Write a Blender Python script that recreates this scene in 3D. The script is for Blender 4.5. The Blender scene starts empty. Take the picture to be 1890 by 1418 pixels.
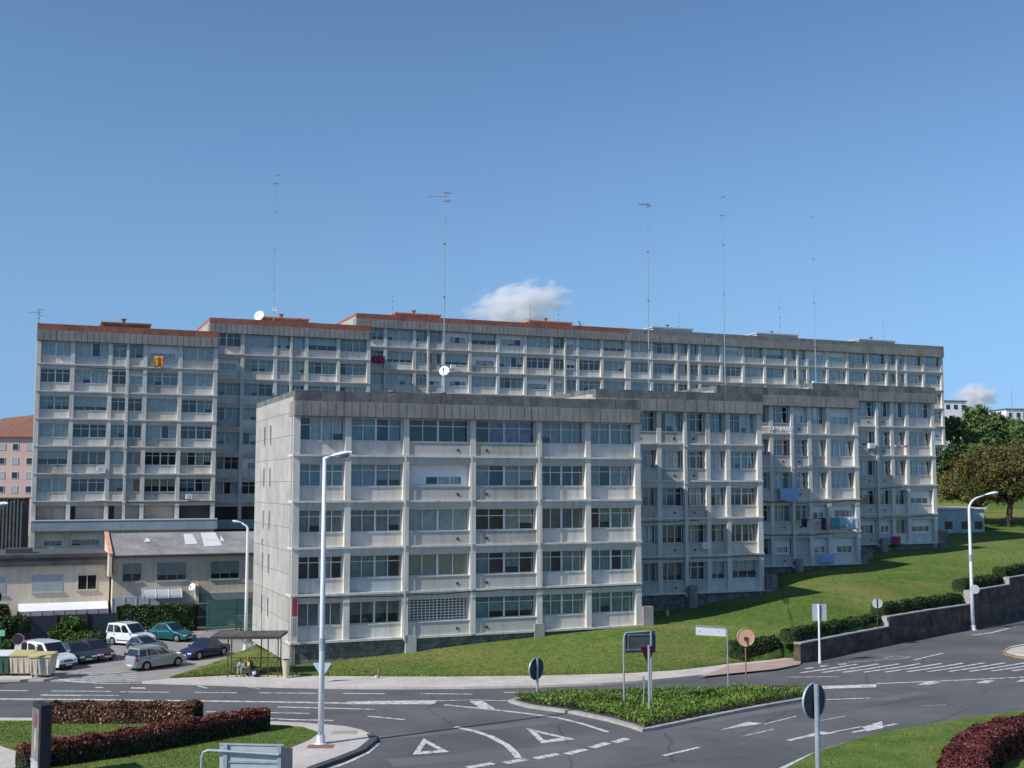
import bpy, bmesh, math, random
import numpy as np
from mathutils import Vector, Matrix
R = math.radians
S = bpy.context.scene
COL = S.collection
random.seed(7); RNG = np.random.default_rng(7)

# ------------------------------------------------------------ camera
F = 2170.0; PITCH = R(4.9); CX, CY = 945.0, 709.0; CH = 11.0
cam = bpy.data.cameras.new('camera'); camo = bpy.data.objects.new('camera', cam); COL.objects.link(camo)
cam.sensor_width = 36; cam.lens = 36 * F / 1890.0
camo.location = (0, 0, CH); camo.rotation_euler = (math.pi / 2 + PITCH, 0, 0)
cam.clip_start = 0.5; cam.clip_end = 6000
S.camera = camo
# ------------------------------------------------------------ sky and sun
EL = R(38); AZ = R(34.0)            # light travels towards +X, a little towards +Y
w = bpy.data.worlds.new("World"); S.world = w; w.use_nodes = True
nt = w.node_tree; sky = nt.nodes.new('ShaderNodeTexSky'); sky.sky_type = 'NISHITA'; sky.sun_disc = False
sky.sun_elevation = EL; sky.sun_rotation = math.atan2(-math.cos(AZ), -math.sin(AZ))
sky.air_density = 1.0; sky.dust_density = 0.15; sky.ozone_density = 3.2; sky.altitude = 50
_tc = nt.nodes.new('ShaderNodeTexCoord'); _sp = nt.nodes.new('ShaderNodeSeparateXYZ'); _cb = nt.nodes.new('ShaderNodeCombineXYZ')
_sq = nt.nodes.new('ShaderNodeMath'); _sq.operation = 'MULTIPLY'; _ad = nt.nodes.new('ShaderNodeMath'); _ad.operation = 'MULTIPLY_ADD'; _ad.inputs[1].default_value = 1.8; _ad.inputs[2].default_value = .175
nt.links.new(_tc.outputs['Generated'], _sp.inputs[0]); nt.links.new(_sp.outputs[0], _cb.inputs[0]); nt.links.new(_sp.outputs[1], _cb.inputs[1]); nt.links.new(_sp.outputs[2], _sq.inputs[0]); nt.links.new(_sp.outputs[2], _sq.inputs[1])
nt.links.new(_sq.outputs[0], _ad.inputs[0]); nt.links.new(_ad.outputs[0], _cb.inputs[2]); _vn = nt.nodes.new('ShaderNodeVectorMath'); _vn.operation = 'NORMALIZE'; nt.links.new(_cb.outputs[0], _vn.inputs[0]); nt.links.new(_vn.outputs[0], sky.inputs[0])
_mx = nt.nodes.new('ShaderNodeMix'); _mx.data_type = 'RGBA'; _mx.blend_type = 'MULTIPLY'; _mx.inputs[0].default_value = 1; _mx.inputs[7].default_value = (.8, .93, 1.0, 1)
nt.links.new(sky.outputs[0], _mx.inputs[6]); nt.links.new(_mx.outputs[2], nt.nodes['Background'].inputs[0]); nt.nodes['Background'].inputs[1].default_value = 0.105
sl = bpy.data.lights.new('sun', 'SUN'); sl.energy = 3.6; sl.angle = R(0.53); sl.color = (1.0, 0.965, 0.915)
so = bpy.data.objects.new('sun', sl); COL.objects.link(so)
so.rotation_euler = Vector((math.cos(AZ) * math.cos(EL), math.sin(AZ) * math.cos(EL), -math.sin(EL))).to_track_quat('-Z', 'Y').to_euler()
S.view_settings.view_transform = 'Standard'; S.view_settings.look = 'None'
S.view_settings.exposure = 0.42; S.view_settings.gamma = 1.0
S.cycles.max_bounces = 6; S.cycles.diffuse_bounces = 3; S.cycles.transparent_max_bounces = 12
S.cycles.volume_bounces = 10; S.cycles.use_denoising = True

# ------------------------------------------------------------ measuring helpers
def ray(px, py):
    x = (px - CX) / F; y = -(py - CY) / F
    return Vector((x, math.cos(PITCH) - y * math.sin(PITCH), math.sin(PITCH) + y * math.cos(PITCH)))
def G(px, py, z=0.0):
    d = ray(px, py); t = (z - CH) / d.z
    return Vector((d.x * t, d.y * t, z))
def P(px, py, Y):
    d = ray(px, py); t = Y / d.y
    return Vector((d.x * t, Y, CH + d.z * t))
def zat(py, Y): return P(CX, py, Y).z

# ------------------------------------------------------------ materials
MATS = {}
def newmat(name):
    m = bpy.data.materials.new(name); m.use_nodes = True; MATS[name] = m
    return m, m.node_tree, m.node_tree.nodes, m.node_tree.nodes['Principled BSDF']
def c4(c): return (c[0], c[1], c[2], 1)
def ramp(nd, stops):
    e = nd.color_ramp.elements
    while len(e) < len(stops): e.new(0.5)
    for i, (p, c) in enumerate(stops):
        e[i].position = p; e[i].color = c4(c)
def mat(name, c1, c2=None, scale=1.0, rough=0.8, bump=0.0, metal=0.0, spec=0.5, streak=None, detail=6, lo=.35, hi=.65, fine=None, coat=0):
    """noise mix of c1..c2; streak=(colour, amount) adds dirt running down walls; fine=(scale, amount) small grain"""
    m, t, n, b = newmat(name)
    b.inputs['Roughness'].default_value = rough; b.inputs['Metallic'].default_value = metal
    b.inputs['Specular IOR Level'].default_value = spec; b.inputs['Coat Weight'].default_value = coat
    if c2 is None: c2 = tuple(x * .9 for x in c1)
    tc = n.new('ShaderNodeTexCoord'); no = n.new('ShaderNodeTexNoise'); no.inputs['Scale'].default_value = scale
    no.inputs['Detail'].default_value = detail; no.inputs['Roughness'].default_value = .6
    t.links.new(tc.outputs['Object'], no.inputs['Vector'])
    cr = n.new('ShaderNodeValToRGB'); ramp(cr, [(lo, c1), (hi, c2)]); t.links.new(no.outputs['Fac'], cr.inputs[0])
    out = cr.outputs[0]
    if streak:
        mp = n.new('ShaderNodeMapping'); mp.inputs['Scale'].default_value = (2.2, 2.2, .22); t.links.new(tc.outputs['Object'], mp.inputs[0])
        ns = n.new('ShaderNodeTexNoise'); ns.inputs['Scale'].default_value = 1.3; ns.inputs['Detail'].default_value = 5
        t.links.new(mp.outputs[0], ns.inputs['Vector'])
        r2 = n.new('ShaderNodeMapRange'); r2.inputs[1].default_value = .5; r2.inputs[2].default_value = .75; r2.inputs[4].default_value = streak[1]
        t.links.new(ns.outputs['Fac'], r2.inputs[0])
        mx = n.new('ShaderNodeMix'); mx.data_type = 'RGBA'; t.links.new(r2.outputs[0], mx.inputs[0]); t.links.new(out, mx.inputs[6])
        mx.inputs[7].default_value = c4(streak[0]); out = mx.outputs[2]
    if fine:
        nf = n.new('ShaderNodeTexNoise'); nf.inputs['Scale'].default_value = fine[0]; nf.inputs['Detail'].default_value = 3
        t.links.new(tc.outputs['Object'], nf.inputs['Vector'])
        r3 = n.new('ShaderNodeMapRange'); r3.inputs[1].default_value = .3; r3.inputs[2].default_value = .7
        r3.inputs[3].default_value = 1 - fine[1]; r3.inputs[4].default_value = 1 + fine[1]; t.links.new(nf.outputs['Fac'], r3.inputs[0])
        m2 = n.new('ShaderNodeMix'); m2.data_type = 'RGBA'; m2.blend_type = 'MULTIPLY'; m2.inputs[0].default_value = 1
        t.links.new(out, m2.inputs[6]); t.links.new(r3.outputs[0], m2.inputs[7]); out = m2.outputs[2]
    t.links.new(out, b.inputs['Base Color'])
    if bump:
        bp = n.new('ShaderNodeBump'); bp.inputs['Strength'].default_value = bump; bp.inputs['Distance'].default_value = .05
        nb = n.new('ShaderNodeTexNoise'); nb.inputs['Scale'].default_value = scale * 8; nb.inputs['Detail'].default_value = 4
        t.links.new(tc.outputs['Object'], nb.inputs['Vector'])
        t.links.new(nb.outputs['Fac'], bp.inputs['Height']); t.links.new(bp.outputs[0], b.inputs['Normal'])
    return m
def leafmat(name, stops, rough=.6, spec=.3, transl=0):
    m, t, n, b = newmat(name)
    g = n.new('ShaderNodeNewGeometry'); cr = n.new('ShaderNodeValToRGB'); ramp(cr, stops)
    tc = n.new('ShaderNodeTexCoord'); no = n.new('ShaderNodeTexNoise'); no.inputs['Scale'].default_value = .55; no.inputs['Detail'].default_value = 3
    t.links.new(tc.outputs['Object'], no.inputs['Vector'])
    ma = n.new('ShaderNodeMath'); ma.operation = 'MULTIPLY_ADD'; ma.inputs[1].default_value = .55
    t.links.new(g.outputs['Random Per Island'], ma.inputs[0])
    mr = n.new('ShaderNodeMapRange'); mr.inputs[1].default_value = .3; mr.inputs[2].default_value = .7; mr.inputs[4].default_value = .45
    t.links.new(no.outputs['Fac'], mr.inputs[0]); t.links.new(mr.outputs[0], ma.inputs[2])
    t.links.new(ma.outputs[0], cr.inputs[0]); t.links.new(cr.outputs[0], b.inputs['Base Color'])
    b.inputs['Roughness'].default_value = rough; b.inputs['Specular IOR Level'].default_value = spec
    return m

M = MATS
mat('concrete', (.48, .45, .4), (.57, .535, .48), .35, .85, .15, streak=((.25, .23, .2), .5), fine=(6, .05))
mat('concrete_white', (.6, .565, .505), (.71, .67, .605), .3, .85, .1, streak=((.3, .28, .24), .55), fine=(6, .04))
mat('panel_blue', (.42, .46, .48), (.5, .54, .55), .3, .85, .1, streak=((.3, .31, .3), .4), fine=(6, .04))
mat('panel_cream', (.6, .54, .44), (.68, .62, .52), .3, .85, .1, streak=((.36, .31, .24), .5), fine=(6, .04))
mat('panel_dirty', (.36, .345, .31), (.5, .48, .43), .8, .85, .1, streak=((.2, .18, .15), .8), fine=(6, .06))
mat('concrete_flush', (.46, .44, .4), (.54, .515, .47), .3, .85, .1, streak=((.28, .265, .235), .5), fine=(6, .04))
mat('fascia', (.22, .205, .185), (.31, .29, .265), .5, .9, .2, streak=((.13, .135, .12), .7), fine=(5, .1))
mat('fascia_light', (.4, .4, .385), (.5, .5, .48), .5, .9, .1)
mat('parapet_dark', (.09, .098, .098), (.2, .2, .19), .9, .95, .3, streak=((.06, .07, .06), .6), fine=(4, .15))
mat('fascia_far', (.22, .215, .2), (.31, .3, .28), .5, .9, .1, streak=((.16, .17, .15), .6))
mat('red_band', (.25, .085, .06), (.36, .135, .09), 1.2, .9, .1, streak=((.2, .085, .06), .5))
mat('orange_box', (.52, .15, .07), (.66, .24, .12), 1.2, .85, .1)
mat('grey_band', (.17, .165, .155), (.26, .25, .235), .7, .9, .1, streak=((.1, .11, .1), .6))
mat('roof_grey', (.12, .12, .12), (.2, .195, .19), .8, .95, .2)
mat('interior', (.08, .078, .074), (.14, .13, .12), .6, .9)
mat('frame_white', (.7, .71, .72), (.78, .78, .78), 3, .5)
mat('frame_alu', (.56, .57, .58), (.66, .67, .67), 3, .45, metal=.1)
mat('pipe_white', (.55, .54, .5), (.66, .64, .6), 2, .7, streak=((.35, .33, .28), .6))
mat('stone', (.13, .125, .115), (.3, .28, .255), 2.2, .95, .8, fine=(9, .35), detail=10)
mat('stone_dark', (.065, .042, .034), (.17, .12, .098), 1.3, .95, .8, fine=(7, .35), detail=10)
mat('stone_cap', (.3, .285, .26), (.38, .36, .33), 2, .9, .3)
mat('blue_panel', (.3, .37, .42), (.4, .46, .5), .7, .7, streak=((.2, .25, .27), .6))
mat('dark_vent', (.02, .02, .02)); mat('black', (.012, .012, .014), rough=.6)
mat('rubber', (.015, .015, .016), rough=.85); mat('white_paint', (.72, .73, .74), (.78, .78, .78), 2, .35)
mat('galvanised', (.3, .36, .39), (.42, .47, .49), 4, .45, metal=.35)
mat('sign_back', (.04, .048, .062), (.065, .075, .09), 3, .7)
mat('sign_grey', (.38, .42, .45), (.48, .52, .54), 2, .5, metal=.2)
mat('lamp_pole', (.66, .69, .73), (.78, .8, .82), 1.2, .4, streak=((.45, .46, .46), .35))
mat('lens', (.22, .24, .27), rough=.25); mat('dark_metal', (.05, .045, .04), (.08, .07, .06), 2, .6, metal=.3)
mat('house_beige', (.64, .545, .42), (.74, .64, .51), .35, .9, .1, streak=((.33, .28, .21), .35), fine=(3, .05))
mat('house_tan', (.58, .49, .375), (.68, .585, .46), .35, .9, .1, streak=((.3, .25, .19), .4), fine=(3, .05))
mat('orange_tile', (.6, .3, .16), (.74, .42, .26), 2, .8)
mat('slate', (.06, .06, .062), (.1, .1, .1), 1.2, .9, .2); mat('roof_fibre', (.2, .19, .18), (.34, .325, .3), .5, .9, .2, streak=((.12, .12, .11), .5))
mat('roof_patch', (.6, .6, .6), (.72, .72, .71), 1.5, .7); mat('awning', (.74, .74, .73), (.8, .8, .79), 2, .8)
mat('awning_grey', (.3, .28, .33), (.36, .33, .37), 2, .8)
mat('shutter', (.4, .43, .45), (.47, .5, .51), 1, .6); mat('shutter_green', (.21, .25, .23), (.29, .32, .3), 1, .6)
mat('dark_blue_fence', (.018, .028, .045), (.03, .045, .065), 1, .8); mat('green_screen', (.03, .12, .11), (.05, .17, .15), 1, .7)
mat('pink_wall', (.66, .46, .41), (.72, .53, .47), .2, .9, streak=((.5, .32, .27), .3)); mat('brown_tile', (.2, .085, .06), (.27, .13, .09), 2, .9)
mat('tyre_rim', (.4, .41, .43), rough=.35, metal=.6); mat('car_glass', (.015, .02, .022), rough=.06, spec=.9)
mat('light_glass', (.75, .76, .78), rough=.15); mat('red_glass', (.22, .02, .02), rough=.2)
mat('plate', (.7, .7, .68)); mat('plastic_black', (.025, .025, .028), rough=.6)
for nm, c in dict(paint_white=(.74, .76, .79), paint_silver=(.4, .41, .39), paint_blue=(.012, .02, .075), paint_teal=(.015, .16, .19),
                  paint_plum=(.045, .018, .035), paint_green=(.012, .03, .03), paint_grey=(.13, .16, .19)).items():
    mat(nm, c, rough=.28, coat=.6, metal=.35 if nm in ('paint_silver', 'paint_grey', 'paint_teal') else 0)
mat('bin_beige', (.5, .43, .33), (.6, .52, .4), 3, .6); mat('bin_yellow', (.5, .43, .16), (.58, .5, .22), 3, .5)
mat('bin_green', (.03, .09, .05), (.05, .12, .07), 3, .6)
mat('disc_orange', (.72, .4, .24), (.78, .47, .3), 6, .6); mat('sign_white', (.7, .72, .74)); mat('sign_blue', (.35, .5, .62), (.42, .56, .68), 3)
mat('sign_red', (.11, .018, .02), (.16, .03, .03), 3); mat('dish', (.82, .82, .8), (.86, .86, .84), 3, .5)
mat('rust', (.2, .1, .06), (.3, .17, .1), 6, .9); mat('bark', (.04, .032, .026), (.08, .065, .05), 4, .95, .5)
mat('skin', (.5, .3, .22), rough=.6); mat('hair_dark', (.02, .013, .01)); mat('hair_light', (.25, .16, .08))
mat('cloth_blue', (.3, .42, .55), (.42, .52, .62), 9); mat('cloth_black', (.015, .015, .017)); mat('cloth_yellow', (.6, .42, .1)); mat('denim', (.04, .06, .1)); mat('cloth_tan', (.4, .33, .22))
mat('cloth_red', (.35, .03, .05), (.25, .04, .1), 1.5); mat('cloth_orange', (.75, .33, .03), (.5, .16, .02), 2.5); mat('cloth_white', (.75, .75, .76)); mat('cloth_lightblue', (.25, .36, .6), (.33, .45, .68), 2)
mat('cloth_teal', (.06, .3, .33)); mat('cloth_navy', (.02, .02, .035)); mat('cloth_pink', (.6, .35, .38))
for nm, a, b_ in (('curtain_white', (.42, .44, .44), (.6, .6, .58)), ('curtain_grey', (.24, .27, .28), (.36, .38, .38)), ('curtain_green', (.2, .27, .23), (.3, .36, .3)),
                  ('curtain_teal', (.16, .25, .27), (.27, .36, .37)), ('curtain_beige', (.4, .37, .3), (.5, .47, .4)), ('curtain_purple', (.16, .1, .22), (.36, .26, .36)), ('curtain_rose', (.28, .12, .15), (.4, .3, .32)),
                  ('blind', (.5, .52, .51), (.6, .61, .6)), ('blind_dark', (.17, .18, .18), (.24, .25, .245)), ('blind_yellow', (.45, .42, .28), (.5, .47, .33))):
    mat(nm, tuple(min(.85, x * 1.45) for x in a), tuple(min(.9, x * 1.45) for x in b_), 2.5, .9)
# thin window glass
m, t, n, b = newmat('glass')
tr = n.new('ShaderNodeBsdfTransparent'); tr.inputs[0].default_value = (.93, .965, .955, 1); gl = n.new('ShaderNodeBsdfGlossy'); gl.inputs['Roughness'].default_value = .03
fr = n.new('ShaderNodeFresnel'); fr.inputs[0].default_value = 1.65; mr = n.new('ShaderNodeMath'); mr.operation = 'MULTIPLY'; mr.inputs[1].default_value = .8; mr.use_clamp = True
mx = n.new('ShaderNodeMixShader'); t.links.new(fr.outputs[0], mr.inputs[0]); t.links.new(mr.outputs[0], mx.inputs[0])
t.links.new(tr.outputs[0], mx.inputs[1]); t.links.new(gl.outputs[0], mx.inputs[2]); t.links.new(mx.outputs[0], n['Material Output'].inputs[0])
# concrete end wall with cast panel joints (object space: y back, z up)
m = mat('end_wall', (.37, .35, .315), (.49, .465, .42), .5, .9, .2, streak=((.24, .23, .2), .6), fine=(7, .05))
t = m.node_tree; n = t.nodes; b = n['Principled BSDF']; src = b.inputs['Base Color'].links[0].from_socket
tc = n.new('ShaderNodeTexCoord'); sp = n.new('ShaderNodeSeparateXYZ'); cb = n.new('ShaderNodeCombineXYZ'); br = n.new('ShaderNodeTexBrick')
t.links.new(tc.outputs['Object'], sp.inputs[0]); t.links.new(sp.outputs[1], cb.inputs[0]); t.links.new(sp.outputs[2], cb.inputs[1]); t.links.new(cb.outputs[0], br.inputs['Vector'])
br.inputs['Scale'].default_value = 1; br.offset = 0; br.inputs['Brick Width'].default_value = 4.2; br.inputs['Row Height'].default_value = 1.4; br.inputs['Mortar Size'].default_value = .022
br.inputs['Color1'].default_value = (1, 1, 1, 1); br.inputs['Color2'].default_value = (.86, .86, .85, 1); br.inputs['Mortar'].default_value = (.45, .45, .42, 1)
mm = n.new('ShaderNodeMix'); mm.data_type = 'RGBA'; mm.blend_type = 'MULTIPLY'; mm.inputs[0].default_value = 1
t.links.new(src, mm.inputs[6]); t.links.new(br.outputs[0], mm.inputs[7]); t.links.new(mm.outputs[2], b.inputs['Base Color'])
# ground materials
mat('asphalt', (.088, .087, .088), (.132, .13, .13), .16, .9, .12, fine=(9, .16), detail=10, lo=.38, hi=.62)
t = M['asphalt'].node_tree; n = t.nodes; b = n['Principled BSDF']; src = b.inputs['Base Color'].links[0].from_socket
tc = n.new('ShaderNodeTexCoord'); wv = n.new('ShaderNodeTexNoise'); wv.inputs['Scale'].default_value = .6; wm = n.new('ShaderNodeMix'); wm.data_type = 'RGBA'; wm.inputs[0].default_value = .35
t.links.new(tc.outputs['Object'], wv.inputs['Vector']); t.links.new(tc.outputs['Object'], wm.inputs[6]); t.links.new(wv.outputs['Color'], wm.inputs[7])
vo = n.new('ShaderNodeTexVoronoi'); vo.feature = 'DISTANCE_TO_EDGE'; vo.inputs['Scale'].default_value = .22; t.links.new(wm.outputs[2], vo.inputs['Vector'])
cm = n.new('ShaderNodeMapRange'); cm.inputs[1].default_value = .0; cm.inputs[2].default_value = .012; cm.inputs[3].default_value = .62; cm.inputs[4].default_value = 1; t.links.new(vo.outputs['Distance'], cm.inputs[0])
st = n.new('ShaderNodeTexNoise'); st.inputs['Scale'].default_value = 1.3; st.inputs['Detail'].default_value = 4; t.links.new(tc.outputs['Object'], st.inputs['Vector'])
sr = n.new('ShaderNodeMapRange'); sr.inputs[1].default_value = .66; sr.inputs[2].default_value = .8; sr.inputs[3].default_value = 1; sr.inputs[4].default_value = .72; t.links.new(st.outputs['Fac'], sr.inputs[0])
mu = n.new('ShaderNodeMath'); mu.operation = 'MULTIPLY'; t.links.new(cm.outputs[0], mu.inputs[0]); t.links.new(sr.outputs[0], mu.inputs[1])
mm = n.new('ShaderNodeMix'); mm.data_type = 'RGBA'; mm.blend_type = 'MULTIPLY'; mm.inputs[0].default_value = 1; t.links.new(src, mm.inputs[6]); t.links.new(mu.outputs[0], mm.inputs[7]); t.links.new(mm.outputs[2], b.inputs['Base Color'])
mat('parking', (.24, .22, .2), (.33, .305, .28), .3, .95, .1, fine=(8, .1))
mat('pavement', (.46, .415, .37), (.58, .53, .475), .5, .95, .1, fine=(5, .1))
mat('kerb', (.3, .285, .27), (.42, .4, .375), 1.4, .9, .2, fine=(6, .15)); mat('kerb_dark', (.05, .05, .06), (.08, .08, .09), 2, .8)
mat('brick_pave', (.38, .26, .22), (.46, .33, .28), 1, .95, .1)
mat('marking', (.17, .17, .172), (.6, .595, .575), 3.2, .8, fine=(9, .25), detail=12, lo=.34, hi=.52); mat('marking_yellow', (.36, .25, .1), (.25, .2, .13), 3)
mat('grass', (.085, .14, .027), (.165, .2, .05), .09, .95, .5, spec=.15, fine=(2.2, .2), detail=12, lo=.38, hi=.68)
mat('grass_island', (.075, .135, .024), (.15, .19, .045), .5, .95, .6, spec=.15, fine=(7, .22), detail=10)
mat('dirt', (.12, .12, .06), (.17, .15, .09), .1, .95, .3)
# mat overlay: broad dry patches in the lawn
t = M['grass'].node_tree; n = t.nodes; b = n['Principled BSDF']; src = b.inputs['Base Color'].links[0].from_socket
tc = n.new('ShaderNodeTexCoord'); mp = n.new('ShaderNodeMapping'); mp.inputs['Scale'].default_value = (.06, .2, .2); mp.inputs['Rotation'].default_value = (0, 0, -.4)
no = n.new('ShaderNodeTexNoise'); no.inputs['Scale'].default_value = 1.5; no.inputs['Detail'].default_value = 6
t.links.new(tc.outputs['Object'], mp.inputs[0]); t.links.new(mp.outputs[0], no.inputs['Vector'])
rr = n.new('ShaderNodeMapRange'); rr.inputs[1].default_value = .52; rr.inputs[2].default_value = .72; rr.inputs[4].default_value = .7
t.links.new(no.outputs['Fac'], rr.inputs[0]); mm = n.new('ShaderNodeMix'); mm.data_type = 'RGBA'; t.links.new(rr.outputs[0], mm.inputs[0]); t.links.new(src, mm.inputs[6])
mm.inputs[7].default_value = (.24, .2, .075, 1); t.links.new(mm.outputs[2], b.inputs['Base Color'])
leafmat('leaf_red', [(0, (.018, .02, .01)), (.3, (.07, .02, .018)), (.6, (.15, .035, .03)), (1, (.32, .12, .08))], .5)
leafmat('leaf_copper', [(0, (.018, .02, .01)), (.25, (.07, .025, .018)), (.6, (.17, .045, .035)), (1, (.36, .16, .1))], .5)
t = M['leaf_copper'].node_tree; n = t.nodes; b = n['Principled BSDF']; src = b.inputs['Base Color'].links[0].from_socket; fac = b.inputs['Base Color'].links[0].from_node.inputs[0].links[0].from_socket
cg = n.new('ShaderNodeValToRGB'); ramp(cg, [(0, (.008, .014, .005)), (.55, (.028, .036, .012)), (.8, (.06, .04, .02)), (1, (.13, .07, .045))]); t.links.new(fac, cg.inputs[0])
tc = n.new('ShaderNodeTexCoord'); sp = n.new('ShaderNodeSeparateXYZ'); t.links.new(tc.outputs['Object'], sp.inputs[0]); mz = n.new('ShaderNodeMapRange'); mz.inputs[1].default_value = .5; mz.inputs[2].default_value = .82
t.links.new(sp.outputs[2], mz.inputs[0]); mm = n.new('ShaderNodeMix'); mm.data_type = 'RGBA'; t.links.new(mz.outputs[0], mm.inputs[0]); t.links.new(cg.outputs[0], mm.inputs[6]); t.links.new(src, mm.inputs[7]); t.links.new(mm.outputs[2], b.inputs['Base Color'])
leafmat('leaf_brown', [(0, (.02, .025, .01)), (.3, (.055, .05, .02)), (.55, (.12, .06, .035)), (.8, (.2, .08, .05)), (1, (.36, .22, .14))], .5)
leafmat('leaf_redhedge', [(0, (.035, .014, .01)), (.4, (.09, .022, .02)), (.8, (.16, .04, .036)), (1, (.3, .1, .085))], .5)
leafmat('leaf_hedge', [(0, (.01, .02, .006)), (.5, (.03, .055, .015)), (1, (.085, .125, .03))])
leafmat('leaf_bright', [(0, (.02, .05, .01)), (.5, (.055, .115, .02)), (1, (.14, .22, .04))])
leafmat('leaf_cover', [(0, (.025, .05, .01)), (.4, (.075, .135, .02)), (.75, (.17, .25, .04)), (1, (.32, .39, .09))])
leafmat('leaf_dark', [(0, (.014, .028, .01)), (.5, (.036, .066, .02)), (1, (.09, .13, .035))])
leafmat('leaf_conifer', [(0, (.03, .055, .018)), (.5, (.085, .135, .038)), (1, (.18, .24, .07))])
leafmat('leaf_autumn', [(0, (.03, .038, .012)), (.4, (.075, .078, .022)), (.75, (.15, .115, .03)), (1, (.27, .16, .04))])
leafmat('leaf_olive', [(0, (.04, .06, .015)), (.4, (.1, .13, .028)), (.75, (.18, .18, .035)), (1, (.32, .22, .045))])
# weathered stone courses for walls
def courses(name, w_, h_):
    m = M[name]; t = m.node_tree; n = t.nodes; b = n['Principled BSDF']; src = b.inputs['Base Color'].links[0].from_socket
    tc = n.new('ShaderNodeTexCoord'); sp = n.new('ShaderNodeSeparateXYZ'); cb = n.new('ShaderNodeCombineXYZ'); br = n.new('ShaderNodeTexBrick')
    t.links.new(tc.outputs['Object'], sp.inputs[0]); t.links.new(sp.outputs[0], cb.inputs[0]); t.links.new(sp.outputs[2], cb.inputs[1]); t.links.new(cb.outputs[0], br.inputs['Vector'])
    br.inputs['Scale'].default_value = 1; br.inputs['Brick Width'].default_value = w_; br.inputs['Row Height'].default_value = h_; br.inputs['Mortar Size'].default_value = .02
    br.inputs['Color1'].default_value = (1, 1, 1, 1); br.inputs['Color2'].default_value = (.6, .6, .6, 1); br.inputs['Mortar'].default_value = (.5, .5, .5, 1)
    mm = n.new('ShaderNodeMix'); mm.data_type = 'RGBA'; mm.blend_type = 'MULTIPLY'; mm.inputs[0].default_value = .8
    t.links.new(src, mm.inputs[6]); t.links.new(br.outputs[0], mm.inputs[7]); t.links.new(mm.outputs[2], b.inputs['Base Color'])
courses('stone', .55, .3); courses('stone_dark', .7, .35)

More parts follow.
